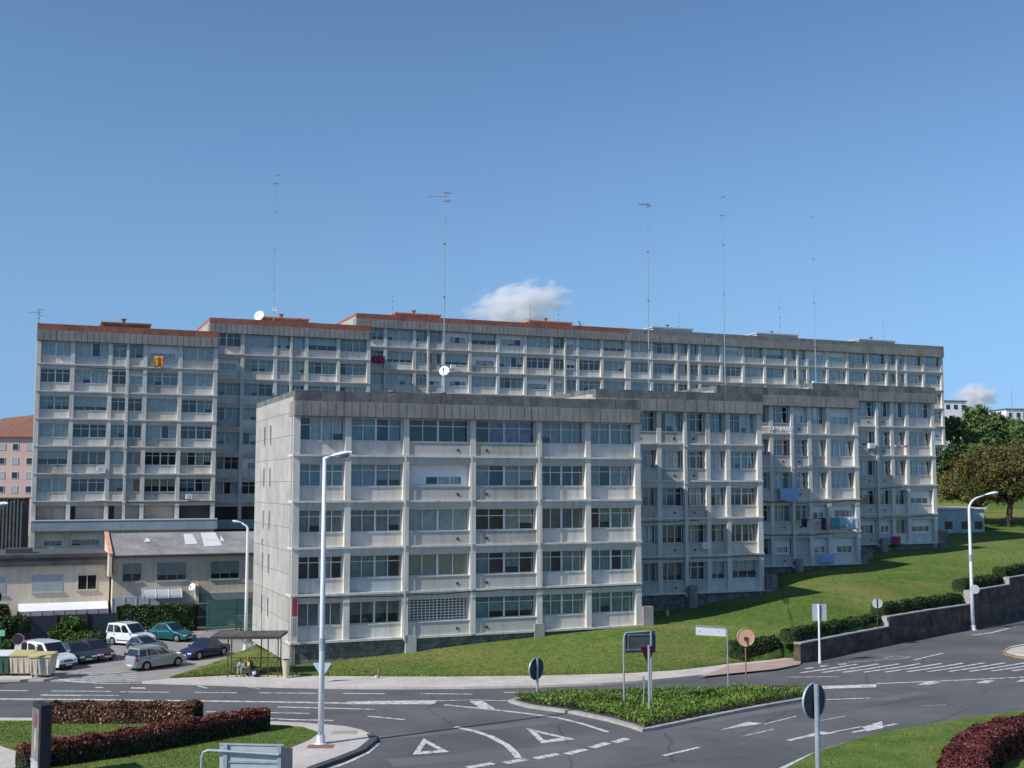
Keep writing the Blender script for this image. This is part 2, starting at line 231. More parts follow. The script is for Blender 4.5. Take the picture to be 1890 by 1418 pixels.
# ------------------------------------------------------------ mesh helpers
def tag(o, label=None, cat=None, group=None, kind=None):
    if label: o['label'] = label
    if cat: o['category'] = cat
    if group: o['group'] = group
    if kind: o['kind'] = kind
    return o
class MB:
    def __init__(s): s.v = []; s.f = []; s.m = []
    def poly(s, pts, m=0):
        i = len(s.v); s.v += [tuple(p) for p in pts]; s.f.append(tuple(range(i, i + len(pts)))); s.m.append(m); return s
    def box(s, x0, x1, y0, y1, z0, z1, m=0):
        i = len(s.v); s.v += [(x, y, z) for z in (z0, z1) for y in (y0, y1) for x in (x0, x1)]
        for f in ((0, 2, 3, 1), (4, 5, 7, 6), (0, 1, 5, 4), (2, 6, 7, 3), (0, 4, 6, 2), (1, 3, 7, 5)):
            s.f.append(tuple(i + k for k in f)); s.m.append(m)
        return s
    def prism(s, pts, z0, z1, m=0, top=None, sides=None):
        """pts counter-clockwise (x,y); z0/z1 numbers or lists"""
        n = len(pts); i = len(s.v)
        a = z0 if isinstance(z0, (list, tuple)) else [z0] * n; b = z1 if isinstance(z1, (list, tuple)) else [z1] * n
        s.v += [(p[0], p[1], a[k]) for k, p in enumerate(pts)] + [(p[0], p[1], b[k]) for k, p in enumerate(pts)]
        s.f.append(tuple(i + k for k in range(n - 1, -1, -1))); s.m.append(m)
        s.f.append(tuple(i + n + k for k in range(n))); s.m.append(m if top is None else top)
        for k in range(n):
            j = (k + 1) % n; s.f.append((i + k, i + j, i + n + j, i + n + k)); s.m.append(sides.get(k, m) if sides else m)
        return s
    def tube(s, path, rad, n=10, m=0, cap=True):
        path = [Vector(p) for p in path]; k = len(path); rad = rad if isinstance(rad, (list, tuple)) else [rad] * k
        i = len(s.v); up = None
        for j, p in enumerate(path):
            d = (path[min(j + 1, k - 1)] - path[max(j - 1, 0)]).normalized()
            if up is None: up = Vector((0, 0, 1)) if abs(d.z) < .9 else Vector((1, 0, 0))
            a = d.cross(up).normalized(); b = a.cross(d).normalized(); up = b
            for q in range(n):
                th = 2 * math.pi * q / n; s.v.append(tuple(p + (a * math.cos(th) + b * math.sin(th)) * rad[j]))
        for j in range(k - 1):
            for q in range(n):
                r = (q + 1) % n; s.f.append((i + j * n + q, i + j * n + r, i + (j + 1) * n + r, i + (j + 1) * n + q)); s.m.append(m)
        if cap:
            s.f.append(tuple(i + q for q in range(n - 1, -1, -1))); s.m.append(m)
            s.f.append(tuple(i + (k - 1) * n + q for q in range(n))); s.m.append(m)
        return s
    def ell(s, c, r, nu=12, nv=8, m=0):
        i = len(s.v)
        for a in range(nv + 1):
            ph = math.pi * a / nv
            for q in range(nu):
                th = 2 * math.pi * q / nu
                s.v.append((c[0] + r[0] * math.sin(ph) * math.cos(th), c[1] + r[1] * math.sin(ph) * math.sin(th), c[2] + r[2] * math.cos(ph)))
        for a in range(nv):
            for q in range(nu):
                b = (q + 1) % nu; s.f.append((i + a * nu + q, i + (a + 1) * nu + q, i + (a + 1) * nu + b, i + a * nu + b)); s.m.append(m)
        return s
    def build(s, name, mats, parent=None, smooth=False, bevel=0, loc=None, rotz=0, merge=False):
        me = bpy.data.meshes.new(name); me.from_pydata(s.v, [], s.f)
        mats = mats if isinstance(mats, (list, tuple)) else [mats]
        for q in mats: me.materials.append(M[q])
        me.polygons.foreach_set('material_index', s.m)
        if smooth: me.polygons.foreach_set('use_smooth', [True] * len(s.f))
        me.update()
        if merge:
            bm = bmesh.new(); bm.from_mesh(me); bmesh.ops.remove_doubles(bm, verts=bm.verts, dist=1e-4); bm.to_mesh(me); bm.free()
        o = bpy.data.objects.new(name, me); COL.objects.link(o)
        if parent: o.parent = parent
        if loc is not None: o.location = loc
        if rotz: o.rotation_euler = (0, 0, rotz)
        if bevel:
            b = o.modifiers.new('bevel', 'BEVEL'); b.width = bevel; b.segments = 2; b.limit_method = 'ANGLE'; b.angle_limit = R(35)
        return o
def thing(name, label, cat, loc=(0, 0, 0), rotz=0, group=None):
    o = bpy.data.objects.new(name, None); COL.objects.link(o); o.location = loc; o.rotation_euler = (0, 0, rotz)
    return tag(o, label, cat, group)
def leaves(name, cen, size, mats, parent=None, aspect=.6, nrm=None, mi=None, extra=None, up=0, pieces=1):
    """cloud of leaf-sized quads at cen (N,3)"""
    cen = np.asarray(cen, dtype=np.float64); N = len(cen)
    a = RNG.normal(size=(N, 3)); 
    if nrm is not None: a = nrm + .55 * a
    a /= np.linalg.norm(a, axis=1)[:, None] + 1e-9
    b = RNG.normal(size=(N, 3)); b[:, 2] += up; b -= a * (a * b).sum(1)[:, None]; b /= np.linalg.norm(b, axis=1)[:, None] + 1e-9
    c = np.cross(a, b); sz = size * RNG.uniform(.6, 1.35, N)[:, None]
    v = np.stack([cen - b * sz, cen + c * sz * aspect, cen + b * sz, cen - c * sz * aspect], 1).reshape(-1, 3)
    ev, ef, em = ([], [], []) if extra is None else (extra.v, extra.f, extra.m)
    me = bpy.data.meshes.new(name)
    nf = len(ef); nv = len(ev)
    allv = np.vstack([np.array(ev).reshape(-1, 3), v]) if nv else v
    me.vertices.add(len(allv)); me.vertices.foreach_set('co', allv.ravel())
    loops = []; starts = []; tot = []
    for f in ef: starts.append(len(loops)); tot.append(len(f)); loops += list(f)
    l0 = len(loops); loops = np.concatenate([np.array(loops, dtype=np.int32), np.arange(4 * N, dtype=np.int32) + nv])
    starts = np.concatenate([np.array(starts, dtype=np.int32), l0 + 4 * np.arange(N, dtype=np.int32)]); 
    me.loops.add(len(loops)); me.loops.foreach_set('vertex_index', loops)
    me.polygons.add(nf + N); me.polygons.foreach_set('loop_start', starts)
    for q in (mats if isinstance(mats, (list, tuple)) else [mats]): me.materials.append(M[q])
    me.polygons.foreach_set('material_index', np.array(list(em) + [0] * N, dtype=np.int32))
    me.update(calc_edges=True); me.validate()
    o = bpy.data.objects.new(name, me); COL.objects.link(o)
    if parent: o.parent = parent
    return o

# ------------------------------------------------------------ terrain
TH = math.asin(.3811)                       # the estate is turned this much
U = Vector((math.cos(TH), math.sin(TH), 0)); V = Vector((-math.sin(TH), math.cos(TH), 0))
def sm(x, a, b):
    t = np.clip((x - a) / (b - a), 0, 1); return t * t * (3 - 2 * t)
def gz(x, y):
    v = y * U.x - x * U.y; u = x * U.x + y * U.y
    return -.08 + sm(v, 108, 126) * (3.6 + .045 * np.clip(u, 0, 160)) + sm(v, 150, 330) * 24 * sm(x + 0 * y, 50, 170) + sm(v, 150, 500) * 4
front_px = [(318, 1256), (380, 1252), (440, 1250), (540, 1251), (620, 1252), (740, 1253), (830, 1253), (1000, 1251), (1150, 1247), (1250, 1241), (1300, 1235), (1345, 1229)]
front = [G(*p) for p in front_px]
WB = [(1478, 1225), (1560, 1207), (1640, 1190), (1715, 1175), (1790, 1162), (1840, 1151), (1890, 1140)]
wallb = [G(*p) for p in WB]; wallb.append(wallb[-1] + (wallb[-1] - wallb[-2]) * 3); wallb.append(wallb[-1] + (wallb[-1] - wallb[-2]))
ctrl = [(p.x, p.y, .14) for p in front[::2]] + [(-14, 71, .3), (-2, 74.5, .95), (8.7, 79, 1.6), (13, 88, 1.7), (19.6, 90.5, 2.5), (30.4, 101.5, 3.85), (41, 114, 4.75),
    (36, 132, 5.6), (50, 130, 5.6), (62, 140, 6.6), (75, 160, 8), (19, 77, 1.05), (26.5, 85.5, 1.35), (28, 85, 1.75), (36, 93, 1.85), (38, 94.5, 2.6), (42, 98, 2.8), (45, 101, 3.3), (65, 118, 5.2), (90, 140, 7.5),
    (-18, 82, .2), (-10, 84, .6), (-16, 71, .2), (0, 90, 1.0), (12, 100, 2.2), (0, 68.5, .14), (18.3, 74.5, .6), (14, 73.5, .2), (12, 76, .75), (22, 86, 2.8), (26.5, 92.5, 3.6), (35, 101, 4.3), (45, 112, 5.0)]
ctrl = np.array(ctrl)
def _tps_fit(c):
    n = len(c); d = np.hypot(c[:, None, 0] - c[None, :, 0], c[:, None, 1] - c[None, :, 1]); K = np.where(d > 0, d * d * np.log(d + 1e-9), 0) + np.eye(n) * 8
    Pm = np.hstack([np.ones((n, 1)), c[:, :2]]); A = np.zeros((n + 3, n + 3)); A[:n, :n] = K; A[:n, n:] = Pm; A[n:, :n] = Pm.T
    return np.linalg.solve(A, np.concatenate([c[:, 2], [0, 0, 0]]))
TW = _tps_fit(ctrl)
def h(x, y):
    x = np.asarray(x, float); y = np.asarray(y, float)
    d = np.hypot(x[..., None] - ctrl[:, 0], y[..., None] - ctrl[:, 1]); K = np.where(d > 0, d * d * np.log(d + 1e-9), 0)
    z = K @ TW[:-3] + TW[-3] + TW[-2] * x + TW[-1] * y
    return np.maximum(z, np.maximum(gz(x, y) + .06, .13))
def onlawn(px, py):
    d = ray(px, py); t = 55.0
    while t < 400:
        p = Vector((d.x * t, d.y * t, CH + d.z * t))
        if p.z < float(h(p.x, p.y)): break
        t += .15
    return Vector((p.x, p.y, float(h(p.x, p.y))))
def poly_obj(name, pts, z, m, label=None, kind='structure', thick=0, sub=None, top=None, parent=None):
    mb = MB(); p2 = [(p[0], p[1]) for p in pts]
    area = sum(p2[i][0] * p2[(i + 1) % len(p2)][1] - p2[(i + 1) % len(p2)][0] * p2[i][1] for i in range(len(p2)))
    if area < 0: p2 = p2[::-1]
    if thick: mb.prism(p2, z - thick, z)
    else: mb.poly([(a, b, z) for a, b in p2])
    o = mb.build(name, m, parent)
    bm = bmesh.new(); bm.from_mesh(o.data); bmesh.ops.triangulate(bm, faces=[f for f in bm.faces if len(f.verts) > 4]); bm.to_mesh(o.data); bm.free()
    if not parent: tag(o, label, kind=kind)
    return o
# wide ground sheet with the slope behind and the hill on the right
xs = np.concatenate([np.linspace(-3000, -300, 14)[:-1], np.linspace(-300, 400, 90), np.linspace(400, 3000, 14)[1:]])
ys = np.concatenate([np.linspace(-500, 20, 10)[:-1], np.linspace(20, 420, 90), np.linspace(420, 5000, 22)[1:]])
gx, gy = np.meshgrid(xs, ys); gzz = gz(gx, gy); nx = len(xs)
me = bpy.data.meshes.new('ground'); vv = np.stack([gx, gy, gzz], -1).reshape(-1, 3)
me.from_pydata(vv.tolist(), [], [(j * nx + i, j * nx + i + 1, (j + 1) * nx + i + 1, (j + 1) * nx + i) for j in range(len(ys) - 1) for i in range(nx - 1)])
me.materials.append(M['dirt']); me.polygons.foreach_set('use_smooth', [True] * len(me.polygons)); me.update()
go = bpy.data.objects.new('ground', me); COL.objects.link(go); tag(go, kind='structure')
# lawn loft: front edge (pavement, then wall top) to back edge
def resample(pts, n):
    pts = [Vector(p) for p in pts]; L = [0]
    for a, b in zip(pts, pts[1:]): L.append(L[-1] + (b - a).length)
    out = []
    for k in range(n):
        s = L[-1] * k / (n - 1); i = max(j for j in range(len(L)) if L[j] <= s + 1e-9); i = min(i, len(pts) - 2)
        t = (s - L[i]) / max(L[i + 1] - L[i], 1e-9); out.append(pts[i].lerp(pts[i + 1], t))
    return out
NRM = []
fe = [Vector((p.x, p.y, 0)) for p in front] + [G(1420, 1222), G(1474, 1213)]
for a, b in zip(wallb, wallb[1:]): NRM.append(((b - a).cross(Vector((0, 0, -1)))).normalized())
wl_in = [wallb[0] + NRM[0] * -.0 + Vector((-.35, .45, 0))] + [wallb[i] + Vector((-.25, .4, 0)) for i in range(1, len(wallb))]
fe += wl_in
be = [G(318, 1256) + Vector((-.3, .3, 0)), G(400, 1228), G(455, 1205), G(478, 1192), Vector((-19, 84, 0)), Vector((-10, 92, 0)), Vector((4, 102, 0)), Vector((18, 114, 0)), Vector((30, 136, 0)), Vector((44, 160, 0)), Vector((80, 190, 0)), Vector((150, 200, 0))]
ns, ntt = 150, 60
FE = resample(fe, ns); BE = resample(be, ns); vs = []
for j in range(ntt):
    for i in range(ns):
        p = FE[i].lerp(BE[i], (j / (ntt - 1)) ** 1.3); vs.append((p.x, p.y, 0))
va = np.array(vs); va[:, 2] = h(va[:, 0], va[:, 1])
me = bpy.data.meshes.new('lawn'); fs = [(j * ns + i, j * ns + i + 1, (j + 1) * ns + i + 1, (j + 1) * ns + i) for j in range(ntt - 1) for i in range(ns - 1)]
nb = len(va); sk = va[:ns].copy(); sk[:, 2] = -.3; fs += [(i, nb + i, nb + i + 1, i + 1) for i in range(ns - 1)]
me.from_pydata(np.vstack([va, sk]).tolist(), [], fs)
me.materials.append(M['grass']); me.polygons.foreach_set('use_smooth', [True] * len(me.polygons)); me.update()
lo = bpy.data.objects.new('lawn', me); COL.objects.link(lo); tag(lo, kind='structure')
# road sheet
poly_obj('road', [(-90, -40), (110, -40), (110, 112), (60, 113), (30, 96), (10, 84), (-20, 90), (-90, 86)], 0, 'asphalt')
poly_obj('parking_lot', [G(*p) for p in [(95, 1259), (318, 1259), (380, 1237), (440, 1216), (500, 1195)]] + [(-19, 84), (-21, 92), (-30, 91), (-60, 80), (-60, 68.8)] + [G(0, 1247), G(80, 1249)], .006, 'parking')
sw_front = [(262, 1262), (330, 1264), (400, 1266), (520, 1270), (620, 1272), (740, 1273), (860, 1272), (1000, 1269), (1110, 1265), (1200, 1259), (1290, 1250), (1360, 1243), (1430, 1236), (1478, 1227)]
sw_back = [(1474, 1213), (1420, 1222), (1345, 1229), (1300, 1235), (1250, 1241), (1150, 1247), (1000, 1251), (830, 1253), (620, 1252), (440, 1250), (318, 1256)]
poly_obj('pavement', [G(*p) for p in sw_front + sw_back], .12, 'pavement', thick=.25)
poly_obj('pavement', [G(*p, .124) for p in [(1290, 1249), (1360, 1242), (1430, 1235), (1476, 1226), (1472, 1214), (1420, 1222), (1345, 1229)]], .124, 'brick_pave')
poly_obj('pavement', [G(*p) for p in [(-60, 1259), (0, 1259), (80, 1258), (108, 1253), (95, 1250), (0, 1246), (-60, 1245)]], .12, 'pavement', thick=.25)
def ribbon(pts, wd, z, m, name='road_marking', mats=None, thick=0):
    """flat strip along world points"""
    L = []; Rr = []
    for i, p in enumerate(pts):
        d = (pts[min(i + 1, len(pts) - 1)] - pts[max(i - 1, 0)]).normalized(); nn = Vector((-d.y, d.x, 0)) * wd / 2
        L.append(p + nn); Rr.append(p - nn)
    mb = MB()
    for i in range(len(pts) - 1):
        q = [Rr[i], Rr[i + 1], L[i + 1], L[i]]
        if thick: mb.prism([(a.x, a.y) for a in q], z - thick, z)
        else: mb.poly([(a.x, a.y, z) for a in q])
    return mb
mk = MB()
ZC = [0.0]
def zinc():
    ZC[0] += .00012; return ZC[0]
def add(mb2, tgt=mk):
    i = len(tgt.v); tgt.v += mb2.v; tgt.f += [tuple(i + k for k in f) for f in mb2.f]; tgt.m += mb2.m
def line(px, wd, z=.008):
    z += zinc(); add(ribbon([G(*p, z) for p in px], wd, z, 0))
def quad(px, z=.008):
    z += zinc(); p = [G(*q, z) for q in px]; ar = sum(p[i].x * p[(i + 1) % len(p)].y - p[(i + 1) % len(p)].x * p[i].y for i in range(len(p)))
    mk.poly(p if ar > 0 else p[::-1])
line([(-60, 1290), (120, 1291), (300, 1293), (460, 1295), (640, 1298)], .32); quad([(640, 1295), (810, 1292.5), (800, 1300), (640, 1300)])
for a, b, y in ((0, 52, 1274.5), (95, 205, 1275.5), (222, 312, 1277), (360, 437, 1278), (478, 585, 1279), (632, 710, 1280), (775, 872, 1280.5), (75, 150, 1283), (930, 1005, 1278)): line([(a, y), (b, y + .8)], .2 if y < 1283 else .3)
line([(150, 1283.5), (220, 1283.8)], .15); quad([(242, 1268.5), (268, 1269), (268, 1271.5), (242, 1271)]); quad([(175, 1268), (190, 1268), (192, 1270), (177, 1270)])
line([(365, 1266), (382, 1270.5)], .16); line([(455, 1268), (480, 1271)], .12)
line([(512, 1305), (600, 1307), (690, 1309.5)], .22); line([(497, 1315.5), (572, 1317)], .18); line([(380, 1314), (398, 1314)], .25)
line([(497, 1326.5), (540, 1328.5), (615, 1330)], .22); line([(679, 1322), (747, 1328.5)], .2)
line([(810, 1293.5), (870, 1292), (948, 1294)], .16, .009); quad([(866, 1294.5), (892, 1294), (914, 1308.5), (886, 1307)])
line([(820, 1301), (880, 1307), (960, 1315.5), (1030, 1325), (1075, 1336), (1122, 1351)], .24)
line([(840, 1341.5), (870, 1348), (905, 1359), (935, 1375), (950, 1389), (957, 1399)], .3)
def outline(tri, k=.16):
    c = sum((G(*p, .008) for p in tri), Vector()) / 3; o = [G(*p, .008) for p in tri]; i_ = [c + (p - c) * (1 - 3 * k) for p in o]
    for a in range(3):
        b = (a + 1) % 3; q = [o[a], o[b], i_[b], i_[a]]; ar = sum(q[i].x * q[(i + 1) % 4].y - q[(i + 1) % 4].x * q[i].y for i in range(4)); mk.poly(q if ar > 0 else q[::-1])
outline([(782, 1363), (829, 1388), (761, 1393.5)]); outline([(971, 1344), (1062, 1364.5), (999, 1372)])
for a in ([(863, 1417), (910, 1409)], [(932, 1408.5), (972, 1401)], [(988, 1400), (1030, 1391.5)], [(1045, 1392), (1080, 1383)], [(1092, 1380), (1122, 1371.5)], [(1134, 1370.5), (1158, 1363)], [(770, 1432), (840, 1421)]): line(a, .4)
line([(1224, 1395), (1290, 1379.5)], .2); quad([(1327, 1348), (1382, 1332), (1410, 1336), (1384, 1339)]); line([(1371, 1359), (1428, 1346)], .1)
line([(1455, 1367), (1485, 1360), (1540, 1352)], .22); quad([(1455, 1367), (1513, 1350), (1540, 1353), (1500, 1359)]); line([(1538, 1351), (1592, 1341)], .12)
quad([(1592, 1342), (1628, 1331), (1630, 1344), (1599, 1350)]); line([(1573, 1352), (1655, 1336)], .2); line([(1410, 1337), (1470, 1322)], .1); line([(1515, 1330), (1560, 1322)], .08)
line([(1440, 1420), (1498, 1393), (1569, 1369), (1645, 1350), (1736, 1334), (1841, 1318), (1950, 1306)], .24)
quad([(1430, 1269), (1618, 1263), (1617, 1268.5), (1430, 1275)]); line([(1618, 1262), (1740, 1257), (1890, 1250), (2000, 1244)], .22)
quad([(1693, 1264), (1712, 1258), (1738, 1259.5), (1715, 1264)]); quad([(1800, 1261), (1818, 1255.5), (1836, 1256.5), (1822, 1261)]); quad([(1874, 1259), (1886, 1254), (1900, 1254.5), (1890, 1258)])
line([(1515, 1292), (1565, 1290), (1605, 1288.5)], .2); line([(1450, 1250), (1548, 1249)], .15); line([(1700, 1303), (1745, 1301)], .08)
for k in range(11):
    x = 1478 + 39 * k; dy = -.35 * k
    line([(x, 1242 + dy), (x + 52, 1234.5 + dy), (x + 104, 1226 + dy)], .25)
line([(1400, 1241), (1478, 1229)], .18)
line([(1688, 1218), (1741, 1205.5)], .18); line([(1795, 1172.5), (1830, 1168), (1862, 1160)], .25); line([(1565, 1223), (1640, 1217)], .1)
for (x, y) in ((1484, 1233.5), (1510, 1229.5), (1545, 1226)): quad([(x, y), (x + 16, y - 1.5), (x + 20, y), (x + 4, y + 1.5)])
for a in ([(1631, 1215), (1650, 1211.5), (1682, 1212)], [(1640, 1217), (1662, 1216), (1681, 1213)]): line(a, .12)
for k in range(6): y = 1258.5 - 3.3 * k; line([(105 + 6 * k, y - 1), (180, y + .5), (253, y - 1.2)], .17)
line([(105, 1253), (140, 1259), (200, 1262), (262, 1261)], .2)
mo = mk.build('road_marking', 'marking'); tag(mo, kind='structure')
ym = ribbon([G(*p, .14) for p in [(1905, 1214), (1875, 1211), (1856, 1206), (1853, 1201), (1865, 1195), (1905, 1188)]], .16, .14, 0, thick=.12).build('kerb', 'marking_yellow'); tag(ym, kind='structure')
poly_obj('pavement', [G(*p) for p in [(1980, 1212), (1905, 1213), (1875, 1210), (1857, 1205), (1855, 1201), (1866, 1196), (1905, 1189), (1980, 1178)]], .11, 'pavement', thick=.12)
# repaired strips of asphalt
pa = MB()
for px_, wd in (([(690, 1364), (800, 1353), (900, 1343), (1010, 1334)], .9), ([(720, 1408), (860, 1398), (1000, 1386), (1060, 1378)], 1.3), ([(1206, 1352), (1350, 1323), (1480, 1303), (1640, 1290), (1700, 1278)], .8)):
    add(ribbon([G(*p, .004) for p in px_], wd, .004, 0), pa)
mat('asphalt_patch', (.12, .12, .122), (.15, .148, .145), .4, .9, .1, fine=(12, .1))
tag(pa.build('road_patch', 'asphalt_patch'), kind='structure')
# splitter island with kerb and ground cover
isl = [G(*p) for p in [(938, 1297), (972, 1307), (1059, 1319), (1120, 1332), (1160, 1343), (1186, 1352), (1206, 1349), (1301, 1329), (1396, 1310), (1470, 1297), (1512, 1289), (1506, 1283), (1440, 1279), (1250, 1283), (1050, 1288), (960, 1291)]]
poly_obj('traffic_island', isl, .14, 'kerb', thick=.2)
def inset(pts, d):
    n = len(pts); c = sum(pts, Vector()) / n; out = []
    ar = sum(pts[i].x * pts[(i + 1) % n].y - pts[(i + 1) % n].x * pts[i].y for i in range(n)); s = 1 if ar > 0 else -1
    for i in range(n):
        d1 = (pts[i] - pts[i - 1]).normalized(); d2 = (pts[(i + 1) % n] - pts[i]).normalized(); nn = Vector((-(d1 + d2).y, (d1 + d2).x, 0)).normalized() * s
        out.append(pts[i] + nn * d)
    return out
soil = inset(isl, .3); mat('soil', (.05, .04, .03), (.08, .065, .045), 2, .95)
poly_obj('flower_bed', soil, .16, 'soil')
def inpoly(x, y, P_):
    ins = np.zeros(len(x), bool); n = len(P_)
    for i in range(n):
        a, b = P_[i], P_[(i + 1) % n]
        c = ((a.y > y) != (b.y > y)) & (x < (b.x - a.x) * (y - a.y) / (b.y - a.y + 1e-12) + a.x); ins ^= c
    return ins
def scatter(P_, n):
    x0, x1 = min(p.x for p in P_), max(p.x for p in P_); y0, y1 = min(p.y for p in P_), max(p.y for p in P_)
    x = RNG.uniform(x0, x1, n); y = RNG.uniform(y0, y1, n); k = inpoly(x, y, P_); return x[k], y[k]
gxp, gyp = scatter(soil, 42000)
hh = .2 + .32 * RNG.beta(2, 1.4, len(gxp)) + .08 * np.sin(gxp * 1.7) * np.cos(gyp * 2.1)
gc = leaves('ground_cover', np.stack([gxp, gyp, hh], 1), .1, 'leaf_cover', aspect=.28, up=1.6)
tag(gc, 'knee-high bright green strappy ground cover filling the traffic island', 'ground cover', kind='stuff')
# left island: kerb, paving, grass
ring = [(-80, 1329), (90, 1330), (350, 1333), (496, 1336), (562, 1339), (636, 1345), (668, 1352), (684, 1360), (689, 1370), (667, 1387), (625, 1404), (579, 1420), (520, 1450), (-80, 1450)]
poly_obj('pavement', [G(*p) for p in ring], .12, 'pavement', thick=.2)
kb = ribbon([G(*p) for p in [(684, 1360), (689, 1370), (667, 1388), (625, 1405), (579, 1421), (520, 1451)]], .35, .13, 0, thick=.2).build('kerb', 'kerb_dark'); tag(kb, kind='structure')
mk2 = ribbon([G(*p, .008) for p in [(698, 1372), (678, 1390), (640, 1408), (600, 1422)]], .18, .008, 0).build('road_marking', 'marking'); tag(mk2, kind='structure')
poly_obj('lawn', [G(*p) for p in [(-80, 1336), (90, 1336), (380, 1340), (496, 1343), (560, 1348), (588, 1358), (568, 1372), (520, 1392), (470, 1412), (400, 1450), (75, 1450), (58, 1412), (45, 1398), (0, 1382), (-80, 1366)]], .15, 'grass_island', thick=.1)
# right roundabout island
poly_obj('lawn', [G(*p) for p in [(1436, 1432), (1500, 1397), (1569, 1373), (1645, 1354), (1736, 1338), (1841, 1322), (1960, 1309), (2100, 1300), (2150, 1500), (1380, 1500)]], .14, 'grass_island', thick=.16)
mh = MB(); mh.box(-.55, .55, -.35, .35, 0, .006); mh.box(-.45, .45, -.27, .27, .006, .012)
for (x, y) in ((636, 1352), (592, 1378)): tag(mh.build('manhole_cover', 'stone_cap' if x > 600 else 'rust', loc=G(x, y, .12)), 'grey rectangular inspection cover in the paving right of the big lamp post' if x > 600 else 'brown rectangular inspection cover in the paving at the foot of the big lamp post', 'manhole cover')

leafmat('blade', [(0, (.075, .12, .022)), (.4, (.11, .16, .034)), (.75, (.18, .21, .055)), (1, (.28, .26, .09))], .7, .15)
def tufts(name, label, x, y, z, size): o = leaves(name, np.stack([x, y, z], 1), size, 'blade', aspect=.35, up=1.4); tag(o, label, 'grass', kind='stuff')
PL = [G(*p) for p in [(-80, 1338), (90, 1338), (380, 1342), (496, 1345), (560, 1350), (584, 1358), (566, 1371), (520, 1390), (470, 1410), (400, 1445), (80, 1445), (60, 1412), (45, 1400), (0, 1384), (-80, 1368)]]
x, y = scatter(PL, 30000); tufts('grass_tuft', 'short green grass blades on the left traffic island', x, y, np.full(len(x), .165), .04)
PR = [G(*p) for p in [(1445, 1432), (1502, 1399), (1569, 1375), (1645, 1356), (1736, 1340), (1841, 1324), (1960, 1311), (2100, 1302), (2120, 1460), (1420, 1460)]]
x, y = scatter(PR, 26000); tufts('grass_tuft', 'short olive grass blades on the roundabout at the lower right', x, y, np.full(len(x), .155), .04)
ti = RNG.uniform(0, ns - 1.001, 90000); tj = (RNG.uniform(0, 1, 90000) ** 1.6) * .75; ii = ti.astype(int); ff = (ti - ii)[:, None]
FA = np.array([tuple(p) for p in FE]); BA = np.array([tuple(p) for p in BE]); pf = FA[ii] * (1 - ff) + FA[ii + 1] * ff; pb = BA[ii] * (1 - ff) + BA[ii + 1] * ff; pp = pf + (pb - pf) * (tj ** 1.3)[:, None]
tufts('grass_tuft', 'short sunlit grass blades scattered over the sloping lawn', pp[:, 0], pp[:, 1], h(pp[:, 0], pp[:, 1]) + .015, .055)

